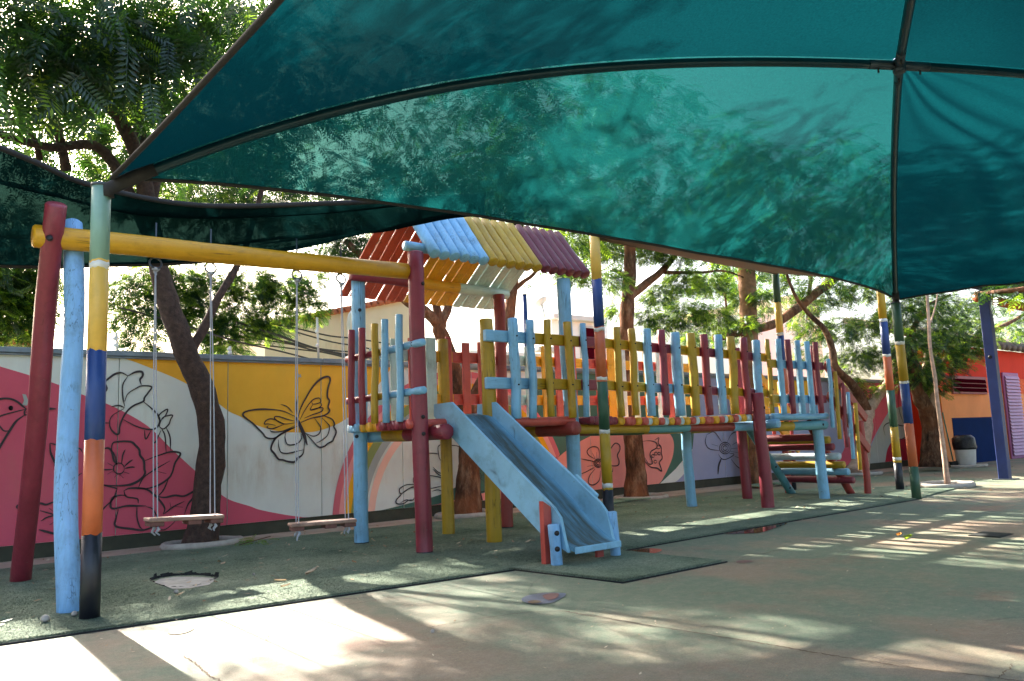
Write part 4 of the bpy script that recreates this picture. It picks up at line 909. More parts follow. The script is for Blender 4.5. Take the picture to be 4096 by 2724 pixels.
# ================================================================== TREES
def make_leaf(pairs=9, ll=0.235, lw=0.033):
    V, F = [], []
    def leaflet(b_, d, up):
        d = d.normalized(); s = d.cross(up).normalized()*lw; n0 = len(V)
        V.extend([b_, b_+d*ll*0.45+s-up*0.012, b_+d*ll-up*0.035, b_+d*ll*0.45-s-up*0.012]); F.append((n0, n0+1, n0+2, n0+3))
    for i in range(pairs):
        t = 0.16+0.78*i/(pairs-1); base = Vector((t, 0, -0.20*t*t)); k = 1-0.35*abs(t-0.5)
        for s in (-1, 1): leaflet(base, Vector((0.45, s*k, -0.12)), Vector((0.1, 0, 1)))
    leaflet(Vector((0.95, 0, -0.19)), Vector((1, 0, -0.4)), Vector((0.3, 0, 1)))
    n0 = len(V); V.extend([Vector((0, -.008, 0)), Vector((0, .008, 0)), Vector((0.95, .004, -.19)), Vector((0.95, -.004, -.19))]); F.append((n0, n0+1, n0+2, n0+3))
    return np.array([tuple(v) for v in V]), np.array(F)
LV, LF = make_leaf()
LV2, LF2 = make_leaf(6, 0.33, 0.055)
rng = np.random.default_rng(5)
def rots(n, droop=0.25, az=None):
    az = rng.uniform(0, 2*np.pi, n) if az is None else az
    el = rng.normal(-droop, 0.38, n); ro = rng.normal(0, 0.6, n)
    ca, sa, ce, se, cr, sr = np.cos(az), np.sin(az), np.cos(el), np.sin(el), np.cos(ro), np.sin(ro)
    X = np.stack([ca*ce, sa*ce, se], 1); Yv = np.stack([-sa, ca, np.zeros(n)], 1); Z = np.cross(X, Yv)
    Y2 = Yv*cr[:, None]+Z*sr[:, None]; Z2 = np.cross(X, Y2)
    return np.stack([X, Y2, Z2], 2)
def foliage_mesh(name, clumps, mats, tmpl=None, young=0.0):
    """clumps: (x, y, z, rx, ry, rz, count, leaf length)"""
    T, Fm = tmpl if tmpl else (LV, LF)
    C, A, Sx = [], [], []
    for x, y, z, rx, ry, rz, n, s in clumps:
        d = rng.normal(size=(n, 3)); d /= np.linalg.norm(d, axis=1)[:, None]; d *= rng.uniform(0.15, 1, (n, 1))**0.5
        C.append(np.array([x, y, z])+d*np.array([rx, ry, rz])); A.append(np.arctan2(d[:, 1], d[:, 0])+rng.normal(0, 0.9, n)); Sx.append(s*rng.uniform(0.7, 1.25, n))
    C = np.concatenate(C); A = np.concatenate(A); Sx = np.concatenate(Sx); n = len(C)
    M = rots(n, 0.28, A)
    P = np.einsum('nij,kj->nki', M, T)*Sx[:, None, None]+C[:, None, :]
    k = len(T); V = P.reshape(-1, 3)
    F = (Fm[None, :, :]+(np.arange(n)*k)[:, None, None]).reshape(-1, 4)
    me = bpy.data.meshes.new(name); me.vertices.add(len(V)); me.vertices.foreach_set('co', V.ravel())
    me.loops.add(F.size); me.loops.foreach_set('vertex_index', F.ravel())
    me.polygons.add(len(F)); me.polygons.foreach_set('loop_start', np.arange(len(F))*4); me.polygons.foreach_set('loop_total', np.full(len(F), 4))
    for m_ in mats: me.materials.append(MATS[m_])
    if len(mats) > 1:
        yi = (rng.random(n) < young).astype(np.int32); me.polygons.foreach_set('material_index', np.repeat(yi, len(Fm)))
    me.update(); me.validate(); return me
def pxc(p, Y, r, n, s=0.26, flat=0.75): q = atY(p[0], p[1], Y); return (q.x, q.y, q.z, r, r*0.9, r*flat, n, s)
def limb(name, pts, r0, r1, parent, mat='bark', seg=12, k=5):
    P = catmull(pts, k); n = len(P)
    _seed[0] += 1
    fl = (lambda i: 1+0.45*math.exp(-i/2.5)) if name == 'trunk' and P[0].z < 0.3 else (lambda i: 1)
    V, F, _ = sweep(P, [(r0+(r1-r0)*(i/(n-1)))*fl(i) for i in range(n)], seg, wob=0.2, seed=_seed[0]); return link(name, mesh(name, V, F, mat), parent)
def px(p, Y): return atY(p[0], p[1], Y)
def tree(name, loc, label): return empty(name, loc, label, 'tree')
def crown_fill(c_, r_, n, s, per=9, rad=0.55, seed=1, hole=0.0):
    rg = np.random.default_rng(seed); out = []
    for i in range(n):
        d = rg.normal(size=3); d /= np.linalg.norm(d); d *= rg.uniform(0.35, 1)**0.6
        out.append((c_[0]+d[0]*r_[0], c_[1]+d[1]*r_[1], c_[2]+d[2]*r_[2], rad*rg.uniform(.7, 1.3), rad*rg.uniform(.7, 1.3), rad*0.6, per, s))
    return out
def branches(parent, start, ends, r=0.05):
    for e_ in ends:
        a_ = Vector(start); b_ = Vector(e_); m_ = a_.lerp(b_, 0.5)+Vector((rnd.uniform(-.15, .15), rnd.uniform(-.15, .15), rnd.uniform(0, .2)))
        limb('branch', [a_, m_, b_], r, r*0.25, parent, seg=8)

# tree 1: bent trunk behind the first swing
t1 = tree('leafy_tree', (2.6, 8.1, 0), 'leafy tree with a bent dark trunk behind the first swing')
tp = [px(p, 8.12) for p in [(800, 2200), (815, 2090), (838, 1900), (848, 1720), (812, 1570), (752, 1430), (700, 1290), (655, 1150), (620, 1000), (600, 860), (560, 640)]]
limb('trunk', tp, 0.145, 0.075, t1, 'bark_dark', seg=16)
limb('branch', [px(p, 8.12) for p in [(765, 1405), (820, 1300), (880, 1180), (950, 1060), (1000, 930), (1060, 700), (1120, 400)]], 0.05, 0.02, t1, 'bark_dark')
limb('branch', [tp[-1], px((480, 480), 8.0), px((360, 350), 7.7), px((250, 180), 7.3)], 0.075, 0.03, t1, 'bark_dark')
limb('branch', [tp[-2], px((560, 560), 8.6), px((545, 420), 8.8), px((500, 260), 8.6)], 0.08, 0.04, t1, 'bark_dark')
limb('branch', [tp[-2], px((640, 560), 8.3), px((650, 430), 8.5), px((660, 240), 8.4)], 0.06, 0.03, t1, 'bark_dark')
limb('branch', [tp[-3], px((420, 610), 8.2), px((200, 590), 8.0), px((-60, 520), 7.8)], 0.06, 0.03, t1, 'bark_dark')
limb('branch', [px((265, 680), 8.2), px((230, 520), 8.0), px((170, 400), 7.8), px((60, 250), 7.5)], 0.045, 0.02, t1, 'bark_dark')
limb('branch', [px((160, 640), 8.2), px((130, 540), 8.1), px((30, 470), 8.0)], 0.03, 0.02, t1, 'bark_dark')
cl = []
for p, Y, r, n in [((40, 60), 7.0, .55, 40), ((220, 40), 7.0, .55, 40), ((420, 90), 7.0, .55, 40), ((620, 40), 7.2, .6, 46), ((820, 60), 7.6, .6, 40), ((1010, 40), 8.0, .6, 40), ((110, 220), 7.0, .5, 36), ((320, 240), 6.9, .5, 38), ((520, 220), 7.2, .5, 38),
                   ((690, 200), 7.6, .5, 30), ((60, 330), 7.4, .4, 20), ((560, 330), 7.8, .45, 26), ((250, 420), 8.4, .5, 22), ((420, 470), 8.8, .5, 26), ((560, 560), 8.8, .4, 20), ((100, 560), 8.6, .5, 20), ((300, 620), 9.0, .45, 20), ((60, 680), 9, .5, 18), ((700, 420), 9.0, .4, 14),
                   ((900, 250), 9.5, .4, 14), ((640, 680), 9.2, .45, 18), ((480, 740), 9.2, .4, 16), ((880, 160), 8.8, .5, 20), ((760, 560), 9.4, .4, 12)]:
    cl.append(pxc(p, Y, r, int(n*4.0), 0.28))
cl2 = []
for p, Y, r, n in [((510, 1180), 8.8, .24, 24), ((600, 1120), 8.8, .28, 30), ((560, 1290), 8.6, .26, 30), ((720, 1120), 8.9, .3, 34), ((860, 1160), 8.9, .32, 40), ((1000, 1140), 8.9, .32, 40), ((1130, 1160), 8.9, .3, 36), ((1220, 1220), 8.9, .24, 24), ((800, 1280), 8.8, .3, 36),
                   ((960, 1290), 8.8, .3, 36), ((1080, 1280), 8.8, .26, 28), ((560, 1400), 8.5, .18, 14), ((900, 1370), 8.8, .22, 22), ((1240, 1120), 9.1, .2, 12), ((700, 1220), 8.9, .25, 26),
                   ((20, 900), 7.6, .3, 30), ((20, 1040), 7.8, .3, 34), ((60, 1130), 8.0, .28, 34), ((30, 1240), 7.9, .28, 34), ((100, 1240), 8.0, .25, 26), ((110, 1100), 8.2, .24, 20), ((180, 1140), 8.6, .2, 10), ((80, 1340), 7.8, .16, 10), ((-80, 1150), 7.8, .4, 40)]:
    Y2 = 12.0 if p[0] < 300 else 10.8; k_ = Y2/8.6; cl2.append(pxc(p, Y2+(Y-8.6)*0.5, r*k_, int(n*11), 0.15*k_))
for p, Y, r, n in [((480, 770), 8.7, .3, 90), ((580, 790), 8.8, .3, 90), ((700, 770), 10.3, .4, 130), ((820, 780), 10.5, .4, 130), ((950, 770), 10.5, .4, 130), ((1080, 790), 10.5, .4, 130), ((1220, 800), 10.5, .4, 120), ((1350, 800), 10.5, .4, 100), ((1480, 820), 10.5, .4, 90)]:
    cl2.append(pxc(p, Y, r, n, 0.2))
link('foliage', foliage_mesh('foliage', cl2, ['leaf', 'leaf_young'], young=0.30), t1)['kind'] = 'stuff'
cl += crown_fill((0.2, 8.6, 6.0), (3.6, 2.2, 1.5), 34, 0.34, 24, 0.65, 3)
link('foliage', foliage_mesh('foliage', cl, ['leaf', 'leaf_young'], young=0.06), t1)['kind'] = 'stuff'
# its nearest compound leaves, hanging in front of the mass, one by one
lm = []
for v_ in range(3):
    me = bpy.data.meshes.new('leaf'); P = LV*np.array([1, 1+0.1*v_, 1])+np.stack([np.zeros(len(LV)), np.zeros(len(LV)), -0.12*v_*LV[:, 0]**2], 1)
    me.from_pydata([tuple(q) for q in P], [], [tuple(int(i) for i in f) for f in LF]); me.materials.append(MATS['leaf_young' if v_ == 2 else 'leaf']); lm.append(me)
for i in range(150):
    a_ = rng.uniform(-30, 1000); b_ = rng.uniform(-30, 420) if a_ < 700 else rng.uniform(-30, 1000-a_)
    q = atY(a_, b_, rng.uniform(6.3, 6.9)); s = rng.uniform(0.30, 0.48)
    o = bpy.data.objects.new('leaf', lm[0 if rng.random() < .6 else (1 if rng.random() < .85 else 2)]); col.objects.link(o)
    o.parent = t1; o.matrix_parent_inverse = t1.matrix_basis.inverted()
    Mr = rots(1, 0.55)[0]; o.matrix_basis = Matrix.Translation(q) @ Matrix(Mr.tolist()).to_4x4() @ Matrix.Scale(s, 4)

# tree 2: forked trunk behind the slide
t2 = tree('leafy_tree', (5.84, 8.2, 0), 'leafy tree with a reddish forked trunk behind the yellow posts')
tp = [px(p, 8.2) for p in [(1868, 2080), (1872, 1950), (1880, 1800), (1868, 1680), (1850, 1590)]]
limb('trunk', tp, 0.155, 0.12, t2, seg=16)
limb('trunk', [tp[-1], px((1812, 1460), 8.2), px((1765, 1340), 8.2), px((1757, 1295), 8.2)], 0.10, 0.085, t2)
limb('branch', [px((1757, 1300), 8.2), px((1700, 1245), 8.2), px((1630, 1205), 8.2), px((1520, 1100), 8.3), px((1380, 960), 8.4)], 0.075, 0.04, t2)
limb('branch', [px((1757, 1300), 8.2), px((1745, 1220), 8.2), px((1730, 1100), 8.2), px((1700, 800), 8.0)], 0.06, 0.04, t2)
limb('branch', [px((1757, 1310), 8.2), px((1795, 1220), 8.2), px((1800, 1100), 8.2), px((1820, 850), 8.4)], 0.06, 0.04, t2)
limb('trunk', [tp[-2], px((1915, 1560), 8.2), px((1985, 1420), 8.2), px((2030, 1290), 8.2), px((2052, 1130), 8.2), px((2070, 950), 8.2), px((2080, 700), 8.1)], 0.09, 0.07, t2)
limb('branch', [px((2045, 1170), 8.2), px((2090, 1130), 8.2), px((2140, 1090), 8.2), px((2190, 1000), 8.2)], 0.035, 0.02, t2)
cl = [pxc((1480, 1000), 8.6, .35, 150, .18), pxc((1400, 1000), 8.6, .3, 120, .18), pxc((2095, 1140), 8.7, .12, 16, .15), pxc((2240, 1085), 8.7, .15, 24, .16), pxc((1450, 900), 8.3, .4, 120, .2), pxc((1310, 1000), 8.6, .3, 110, .18), pxc((1560, 990), 8.5, .3, 100, .18)]
cl += crown_fill((5.0, 8.2, 4.9), (2.4, 1.8, 1.4), 26, 0.34, 30, 0.55, 11)
link('foliage', foliage_mesh('foliage', cl, ['leaf', 'leaf_young'], young=0.08), t2)['kind'] = 'stuff'

# tree 3: behind the bridge
t3 = tree('leafy_tree', (8.6, 7.95, 0), 'leafy tree with a straight brown trunk rising behind the bridge')
tp = [px(p, 7.95) for p in [(2545, 2010), (2545, 1900), (2532, 1750), (2522, 1600), (2508, 1450), (2504, 1330), (2512, 1200), (2520, 1080), (2520, 900)]]
limb('trunk', tp, 0.15, 0.085, t3, seg=16)
limb('branch', [px((2515, 1190), 7.95), px((2590, 1130), 7.95), px((2670, 1060), 7.95), px((2760, 930), 7.95)], 0.07, 0.04, t3)
limb('branch', [px((2510, 1110), 7.95), px((2470, 1085), 7.9), px((2450, 1080), 7.9)], 0.035, 0.025, t3, seg=8)
limb('branch', [px((2660, 1090), 7.95), px((2790, 1090), 8.0), px((2900, 1085), 8.1), px((3000, 1120), 8.2)], 0.03, 0.012, t3, seg=8)
limb('branch', [px((2900, 1170), 8.3), px((2910, 1280), 8.3), px((2915, 1330), 8.3)], 0.02, 0.012, t3, seg=8)
cl = []
for p, r, n in [((2270, 990), .25, 26), ((2300, 1100), .25, 28), ((2420, 1000), .3, 34), ((2440, 1120), .25, 26), ((2470, 1230), .2, 16), ((2600, 1000), .3, 34), ((2640, 1180), .3, 40), ((2730, 1120), .32, 44), ((2740, 1250), .32, 48), ((2840, 1140), .32, 46), ((2860, 1270), .3, 44), ((2780, 1350), .22, 26), ((2650, 1290), .25, 28),
                ((2900, 1350), .2, 20), ((2960, 1180), .25, 28), ((2980, 1290), .2, 18), ((3040, 1180), .18, 16), ((2590, 1260), .2, 18), ((2700, 1000), .3, 34), ((2900, 1010), .3, 34), ((3060, 1240), .12, 8)]:
    cl.append(pxc(p, rng.uniform(7.6, 8.7), r, int(n*6.5), 0.18))
cl += crown_fill((9.2, 8.0, 5.0), (2.6, 1.9, 1.5), 48, 0.34, 44, 0.6, 21)
link('foliage', foliage_mesh('foliage', cl, ['leaf', 'leaf_young'], young=0.5), t3)['kind'] = 'stuff'

# shaggy palm trunk
t4 = tree('palm_tree', (12.2, 8.3, 0), 'shaggy brown and yellow palm trunk behind the stair platform')
limb('trunk', [px(p, 8.2) for p in [(3030, 1945), (3015, 1750), (3000, 1500), (2992, 1250), (2985, 1060), (2980, 850)]], 0.16, 0.14, t4, 'palm_bark', 14)
for i in range(7):
    a_ = 2*math.pi*i/7; b0 = px((3028, 1930), 8.2); r_ = 0.15
    limb('leaf_sheath', [b0+Vector((math.cos(a_)*0.2, math.sin(a_)*0.2, 0)), b0+Vector((math.cos(a_+.3)*0.18, math.sin(a_+.3)*0.18, 0.5+0.1*(i % 3))), b0+Vector((math.cos(a_+.6)*0.15-0.05, math.sin(a_+.6)*0.15, 1.1+0.2*(i % 3)))], 0.05, 0.012, t4, 'palm_yellow' if i % 2 else 'palm_bark', 8)

# tree 4: pale forked trunk beyond the stairs
t5 = tree('leafy_tree', (14.95, 7.9, 0), 'pale trunk tree forking low beyond the stairs')
Yt = 7.9
limb('trunk', [px(p, Yt) for p in [(3425, 1905), (3440, 1850), (3455, 1760), (3462, 1680), (3470, 1640)]], 0.17, 0.13, t5, 'bark_pale', 14)
limb('branch', [px(p, Yt) for p in [(3468, 1645), (3440, 1585), (3400, 1530), (3340, 1470), (3330, 1400), (3300, 1320), (3240, 1260), (3180, 1180), (3120, 1020)]], 0.11, 0.02, t5, 'bark')
limb('branch', [px(p, Yt) for p in [(3470, 1645), (3520, 1575), (3560, 1520), (3585, 1440), (3600, 1300)]], 0.11, 0.05, t5, 'bark_pale')
limb('branch', [px(p, 8.2) for p in [(2860, 1352), (2960, 1330), (3090, 1298), (3180, 1240), (3280, 1160), (3370, 1090)]], 0.07, 0.09, t5, 'bark')
limb('branch', [px(p, 8.2) for p in [(3235, 1180), (3245, 1110), (3255, 1050)]], 0.04, 0.02, t5, 'bark', 8)
cl = []
for p, Y, r, n, s in [((3160, 1150), 8.5, .35, 30, .26), ((3240, 1200), 8.6, .4, 40, .26), ((3330, 1180), 8.4, .45, 50, .26), ((3430, 1160), 8.2, .45, 50, .26), ((3260, 1320), 8.8, .4, 40, .26), ((3360, 1320), 8.2, .4, 50, .26), ((3460, 1300), 8.0, .45, 60, .26), ((3330, 1440), 8.6, .3, 26, .24), ((3430, 1430), 8.0, .4, 50, .26), ((3400, 1520), 8.2, .3, 30, .24),
                      ((3520, 1420), 7.8, .4, 50, .26), ((3220, 1420), 9.2, .3, 20, .24), ((3200, 1270), 9.0, .35, 26, .24), ((3550, 1280), 7.8, .45, 50, .26), ((3480, 1560), 8.0, .22, 16, .24), ((3300, 1560), 9.2, .25, 14, .24)]:
    cl.append(pxc(p, Y, r, int(n*4.5), s*0.8))
cl += crown_fill((14.0, 8.2, 5.0), (3.2, 1.9, 1.5), 40, 0.34, 40, 0.65, 31)
link('foliage', foliage_mesh('foliage', cl, ['leaf', 'leaf_young'], young=0.42), t5)['kind'] = 'stuff'  # raised share of bright leaves stands in for sunlit foliage

# tree 5: in front of the orange building
t6 = tree('leafy_tree', (18.0, 7.2, 0), 'dark leafy tree in front of the orange building')
Yt = 7.2
limb('trunk', [px(p, Yt) for p in [(3735, 1868), (3728, 1780), (3722, 1700), (3708, 1640), (3680, 1590), (3650, 1500), (3640, 1350)]], 0.21, 0.10, t6, 'bark', 14)
limb('branch', [px(p, Yt) for p in [(3722, 1690), (3725, 1600), (3710, 1500), (3720, 1380)]], 0.15, 0.08, t6, 'bark_pale')
limb('branch', [px(p, Yt) for p in [(3690, 1560), (3780, 1440), (3860, 1380), (3930, 1340)]], 0.07, 0.03, t6)
limb('branch', [px(p, Yt) for p in [(3640, 1400), (3660, 1300), (3720, 1220), (3800, 1180)]], 0.06, 0.03, t6)
limb('branch', [px(p, 7.5) for p in [(3960, 1330), (4040, 1290), (4110, 1250)]], 0.06, 0.03, t6)
cl = []
for p, Y, r, n in [((3620, 1240), 7.2, .5, 60), ((3700, 1200), 7.2, .5, 60), ((3790, 1230), 7.2, .5, 60), ((3880, 1250), 7.2, .45, 50), ((3640, 1380), 7.0, .5, 60), ((3740, 1340), 7.0, .5, 60), ((3840, 1340), 7.0, .5, 60), ((3680, 1480), 7.0, .42, 50), ((3780, 1440), 6.9, .45, 56), ((3870, 1390), 6.9, .35, 40), ((3740, 1530), 7.0, .3, 30),
                   ((3930, 1320), 7.4, .4, 34), ((3620, 1500), 7.4, .35, 30), ((4030, 1320), 7.8, .45, 34), ((4090, 1380), 8.0, .4, 24), ((4080, 1250), 7.6, .45, 40), ((3960, 1220), 7.4, .4, 34), ((3700, 1290), 7.4, .5, 50), ((4110, 1330), 8.0, .4, 30)]:
    cl.append(pxc(p, Y, r, int(n*4.5), 0.215))
cl += crown_fill((18.5, 7.5, 5.4), (3.4, 1.8, 1.4), 30, 0.36, 36, 0.7, 41)
link('foliage', foliage_mesh('foliage', cl, ['leaf', 'leaf_young'], young=0.36), t6)['kind'] = 'stuff'
# broad-leaved bough reaching in at the right edge
t7 = tree('broadleaf_tree', (11.6, 1.8, 0), 'bough of broad green leaves hanging in under the right edge of the teal canopy')
limb('trunk', [(11.9, 1.2, 0), (11.95, 1.3, 1.6), (11.7, 1.9, 2.5), px((4080, 1160), 3.4), px((3900, 1170), 4.0)], 0.10, 0.012, t7, 'bark', 10)
cl = [pxc((4060, 1150), 3.5, .16, 16, .2), pxc((3990, 1170), 3.7, .13, 12, .2), pxc((3920, 1165), 3.9, .12, 9, .2), pxc((4110, 1180), 3.3, .14, 14, .2)]
cl += crown_fill((12.2, 0.8, 3.6), (1.2, 1.2, 0.7), 9, 0.3, 14, 0.5, 51)
link('foliage', foliage_mesh('foliage', cl, ['leaf', 'leaf_young'], (LV2, LF2), young=0.25), t7)['kind'] = 'stuff'
# young sapling in the ring
t8 = tree('sapling', (12.27, 5.2, 0), 'thin crooked sapling in a concrete ring at the end of the turf')
Ys = 5.2
limb('trunk', [px(p, Ys) for p in [(3792, 1950), (3775, 1800), (3755, 1650), (3738, 1500), (3722, 1400), (3715, 1280), (3708, 1170), (3700, 1080)]], 0.034, 0.018, t8, 'bark_pale', 10)
limb('branch', [px(p, Ys) for p in [(3722, 1290), (3738, 1240), (3748, 1190), (3752, 1130)]], 0.013, 0.008, t8, 'bark_pale', 8)
cl = [pxc((3705, 1060), 5.2, .3, 26, .24), pxc((3750, 1040), 5.2, .3, 20, .24)]
link('foliage', foliage_mesh('foliage', cl, ['leaf', 'leaf_young'], young=0.2), t8)['kind'] = 'stuff'
# belt of crowns added behind the wall, mostly hidden, to shade the yard
cl = []
rg = np.random.default_rng(77)
for i in range(46):
    x = rg.uniform(2.8, 20); cl.append((x, rg.uniform(10.5, 13.5), rg.uniform(4.4, 7.2), 0.95, 0.9, 0.7, 60, 0.34))
for i in range(15):  # extra clumps added to block sun from the yard
    cl.append((rg.uniform(2.5, 4.9), rg.uniform(11, 12.6), rg.uniform(4.4, 6.4), 0.75, 0.7, 0.55, 85, 0.30))
for i in range(16):
    x = rg.uniform(3.0, 20); cl.append((x, rg.uniform(13, 16), rg.uniform(6.0, 8.5), 1.3, 1.2, 0.9, 50, 0.42))
# far crowns that shade the yard
bt_ = link('shade_treetops', foliage_mesh('shade_treetops', cl, ['leaf', 'leaf_young'], young=0.1), None); bt_['kind'] = 'stuff'; bt_['label'] = 'added mass of tree crowns behind the wall, shading the yard'; bt_['category'] = 'trees'

# concrete rings round the trunks
def ring(cx, cy, r, label, w=0.035, h=0.05, sq=0.75):
    P = [Vector((cx+r*math.cos(t), cy+r*sq*math.sin(t), h*0.6+0.008*noise.noise((t*2, cx, cy)))) for t in np.linspace(0, 2*math.pi, 33)]
    e = empty('tree_ring', (cx, cy, 0), label, 'tree ring', 'concrete rings round the tree feet')
    V, F, _ = sweep(P, w, 8, cap=False, wob=0.15, seed=int(cx*10)); link('rim', mesh('rim', V, F, 'ring_concrete'), e)
    V = [Vector((cx, cy, 0.026))]+[Vector((p.x, p.y, 0.025)) for p in P[:-1]]; link('soil', mesh('soil', V, [(0, i+1, (i+1) % 32+1) for i in range(32)], 'soil', smooth=False), e)
ring(2.62, 8.08, 0.36, 'concrete ring round the bent trunk behind the swing'); ring(5.85, 8.15, 0.42, 'concrete ring at the foot of the trunk behind the yellow posts')
ring(8.72, 7.90, 0.42, 'concrete ring round the trunk behind the bridge'); ring(12.27, 5.2, 0.42, 'pale concrete ring round the thin sapling', 0.04, 0.05, 0.8)
ring(18.0, 7.2, 0.5, 'green edged ring under the tree by the orange building'); ring(14.95, 7.85, 0.42, 'ring under the pale forked tree beyond the stairs')
# broken turf slabs lying by the third trunk
for i, (x, y, w, d, a_) in enumerate(((7.95, 7.75, .5, .28, 8), (8.35, 7.72, .45, .25, -6), (11.4, 7.75, .6, .3, 12), (11.9, 7.6, .5, .28, -9))):
    M = Matrix.Translation((x, y, 0.034+0.01*(i % 2))) @ Matrix.Rotation(R(a_), 4, 'Z') @ Matrix.Rotation(R(1.5), 4, 'X')
    box('loose_mat', (-w/2, -d/2, -0.009), (w/2, d/2, 0.009), 'turf_slab', None, 0.003, M, label=('loose green mat left of the trunk behind the bridge', 'loose green mat lying at the trunk behind the bridge', 'loose green mat by the shaggy palm foot', 'far loose green mat right of the palm foot')[i], cat='mat')

# ================================================================== BEYOND THE WALL
nb_ = empty('neighbour_house', (6, 15, 0), 'mouldy cream gable wall with a tiled edge beyond the yellow mural', 'house')
q = lambda p, Y: atY(p[0], p[1], Y)
Yn = 15.0
pl = [q((1060, 1480), Yn), q((1060, 1312), Yn), q((1190, 1285), Yn), q((1330, 1255), Yn), q((1640, 1196), Yn), q((1650, 1480), Yn)]
pl[0].z = 0; pl[-1].z = 0
slab('gable_wall', pl, (0, 4, 0), 'mould_wall', nb_)
a_, b_ = q((1060, 1312), Yn), q((1640, 1196), Yn)
for i in range(22):
    t = i/21; c_ = a_.lerp(b_, t)+Vector((0, 0.02, 0.05)); d = (b_-a_).normalized()
    P = [c_+Vector((0, -0.12, 0.0)), c_+Vector((0, 0.6, 0.0))]
    V, F, _ = sweep(P, 0.11, 8, squash=0.6); link('roof_tile', mesh('roof_tile', V, F, 'tile'), nb_)
V, F, _ = sweep([q((1398, 1480), 14.8), q((1395, 1290), 14.8), q((1400, 1262), 14.8), q((1420, 1235), 14.8)], 0.05, 8); link('drain_pipe', mesh('drain_pipe', V, F, 'house_trim'), nb_)
nb2 = empty('white_house', (14, 18, 0), 'overexposed white house with a flat cornice beyond the play house', 'house')
Yw = 19.0
def wbox(name, p0, p1, Y, dY, mat, parent, bev=0.0):
    a_, b_ = q(p0, Y), q(p1, Y); return box(name, (a_.x, Y, 0), (b_.x, Y+dY, max(a_.z, b_.z)), mat, parent, bev)
wbox('wall', (2205, 1270), (2385, 1500), Yw, 5, 'house_white', nb2); wbox('wall', (2385, 1262), (2440, 1500), Yw+0.5, 5, 'house_white', nb2); wbox('wall', (1880, 1400), (2205, 1500), Yw-0.6, 4, 'house_white', nb2)
a_, b_ = q((2195, 1262), Yw), q((2392, 1275), Yw); box('cornice', (a_.x, Yw-0.25, a_.z-0.12), (b_.x, Yw+0.1, a_.z+0.05), 'house_trim', nb2, 0.02)
a_, b_ = q((2130, 1395), Yw-.6), q((2220, 1380), Yw); box('cornice', (a_.x, Yw-0.9, a_.z-0.1), (b_.x, Yw-0.5, a_.z+0.05), 'house_trim', nb2, 0.02)
a_ = q((2360, 1340), Yw); w_ = box('window', (a_.x-0.5, Yw-0.06, a_.z-1.0), (a_.x+0.3, Yw-0.01, a_.z+0.3), 'house_trim', nb2, 0.01); box('pane', (a_.x-0.42, Yw-0.075, a_.z-0.92), (a_.x+0.22, Yw-0.062, a_.z+0.22), 'glass_dark', w_, 0)
nb3 = empty('low_house', (-1, 13, 0), 'brown tiled house corner showing above the wall at the left edge', 'house')
wbox('wall', (-400, 1330), (140, 1420), 13.0, 4, 'mould_wall', nb3)
a_, b_ = q((-400, 1330), 13.0), q((150, 1318), 13.0); box('eave', (a_.x, 12.6, a_.z-0.1), (b_.x, 17, a_.z+0.12), 'tile', nb3, 0.03)
nb4 = empty('far_house', (18, 14, 0), 'pale house with exposed stone behind the trees beyond the stairs', 'house')
wbox('wall', (3000, 1250), (3260, 1500), 14.5, 5, 'house_white', nb4); wbox('wall', (3160, 1180), (3300, 1500), 16, 5, 'mould_wall', nb4)
# satellite dish on the white house
ds = empty('satellite_dish', q((2180, 1262), 18.5), 'big pale satellite dish on a mast above the white house', 'satellite dish')
c_ = q((2166, 1218), 18.5); nrm = Vector((-0.25, 0.55, 0.75)).normalized(); u_ = nrm.cross(Vector((0, 0, 1))).normalized(); v_ = nrm.cross(u_)
rr = 0.29
V, F = [], []
for j in range(7):
    for i in range(28):
        a_ = 2*math.pi*i/28; k = rr*j/6; V.append(c_+(u_*math.cos(a_)+v_*math.sin(a_))*k+nrm*0.22*(k/rr)**2*rr*1.2)
for j in range(6):
    for i in range(28): F.append((j*28+i, j*28+(i+1) % 28, (j+1)*28+(i+1) % 28, (j+1)*28+i))
o_ = link('reflector', mesh('reflector', V, F, 'dish'), ds); sm_ = o_.modifiers.new('thickness', 'SOLIDIFY'); sm_.thickness = 0.02
V, F, _ = sweep([q((2180, 1275), 18.5), c_-nrm*0.02], 0.04, 8); link('mast', mesh('mast', V, F, 'dish'), ds)
V, F, _ = sweep([c_-nrm*0.06+u_*0.06, c_-nrm*0.06-u_*0.06], 0.03, 8); link('mount', mesh('mount', V, F, 'house_trim'), ds)
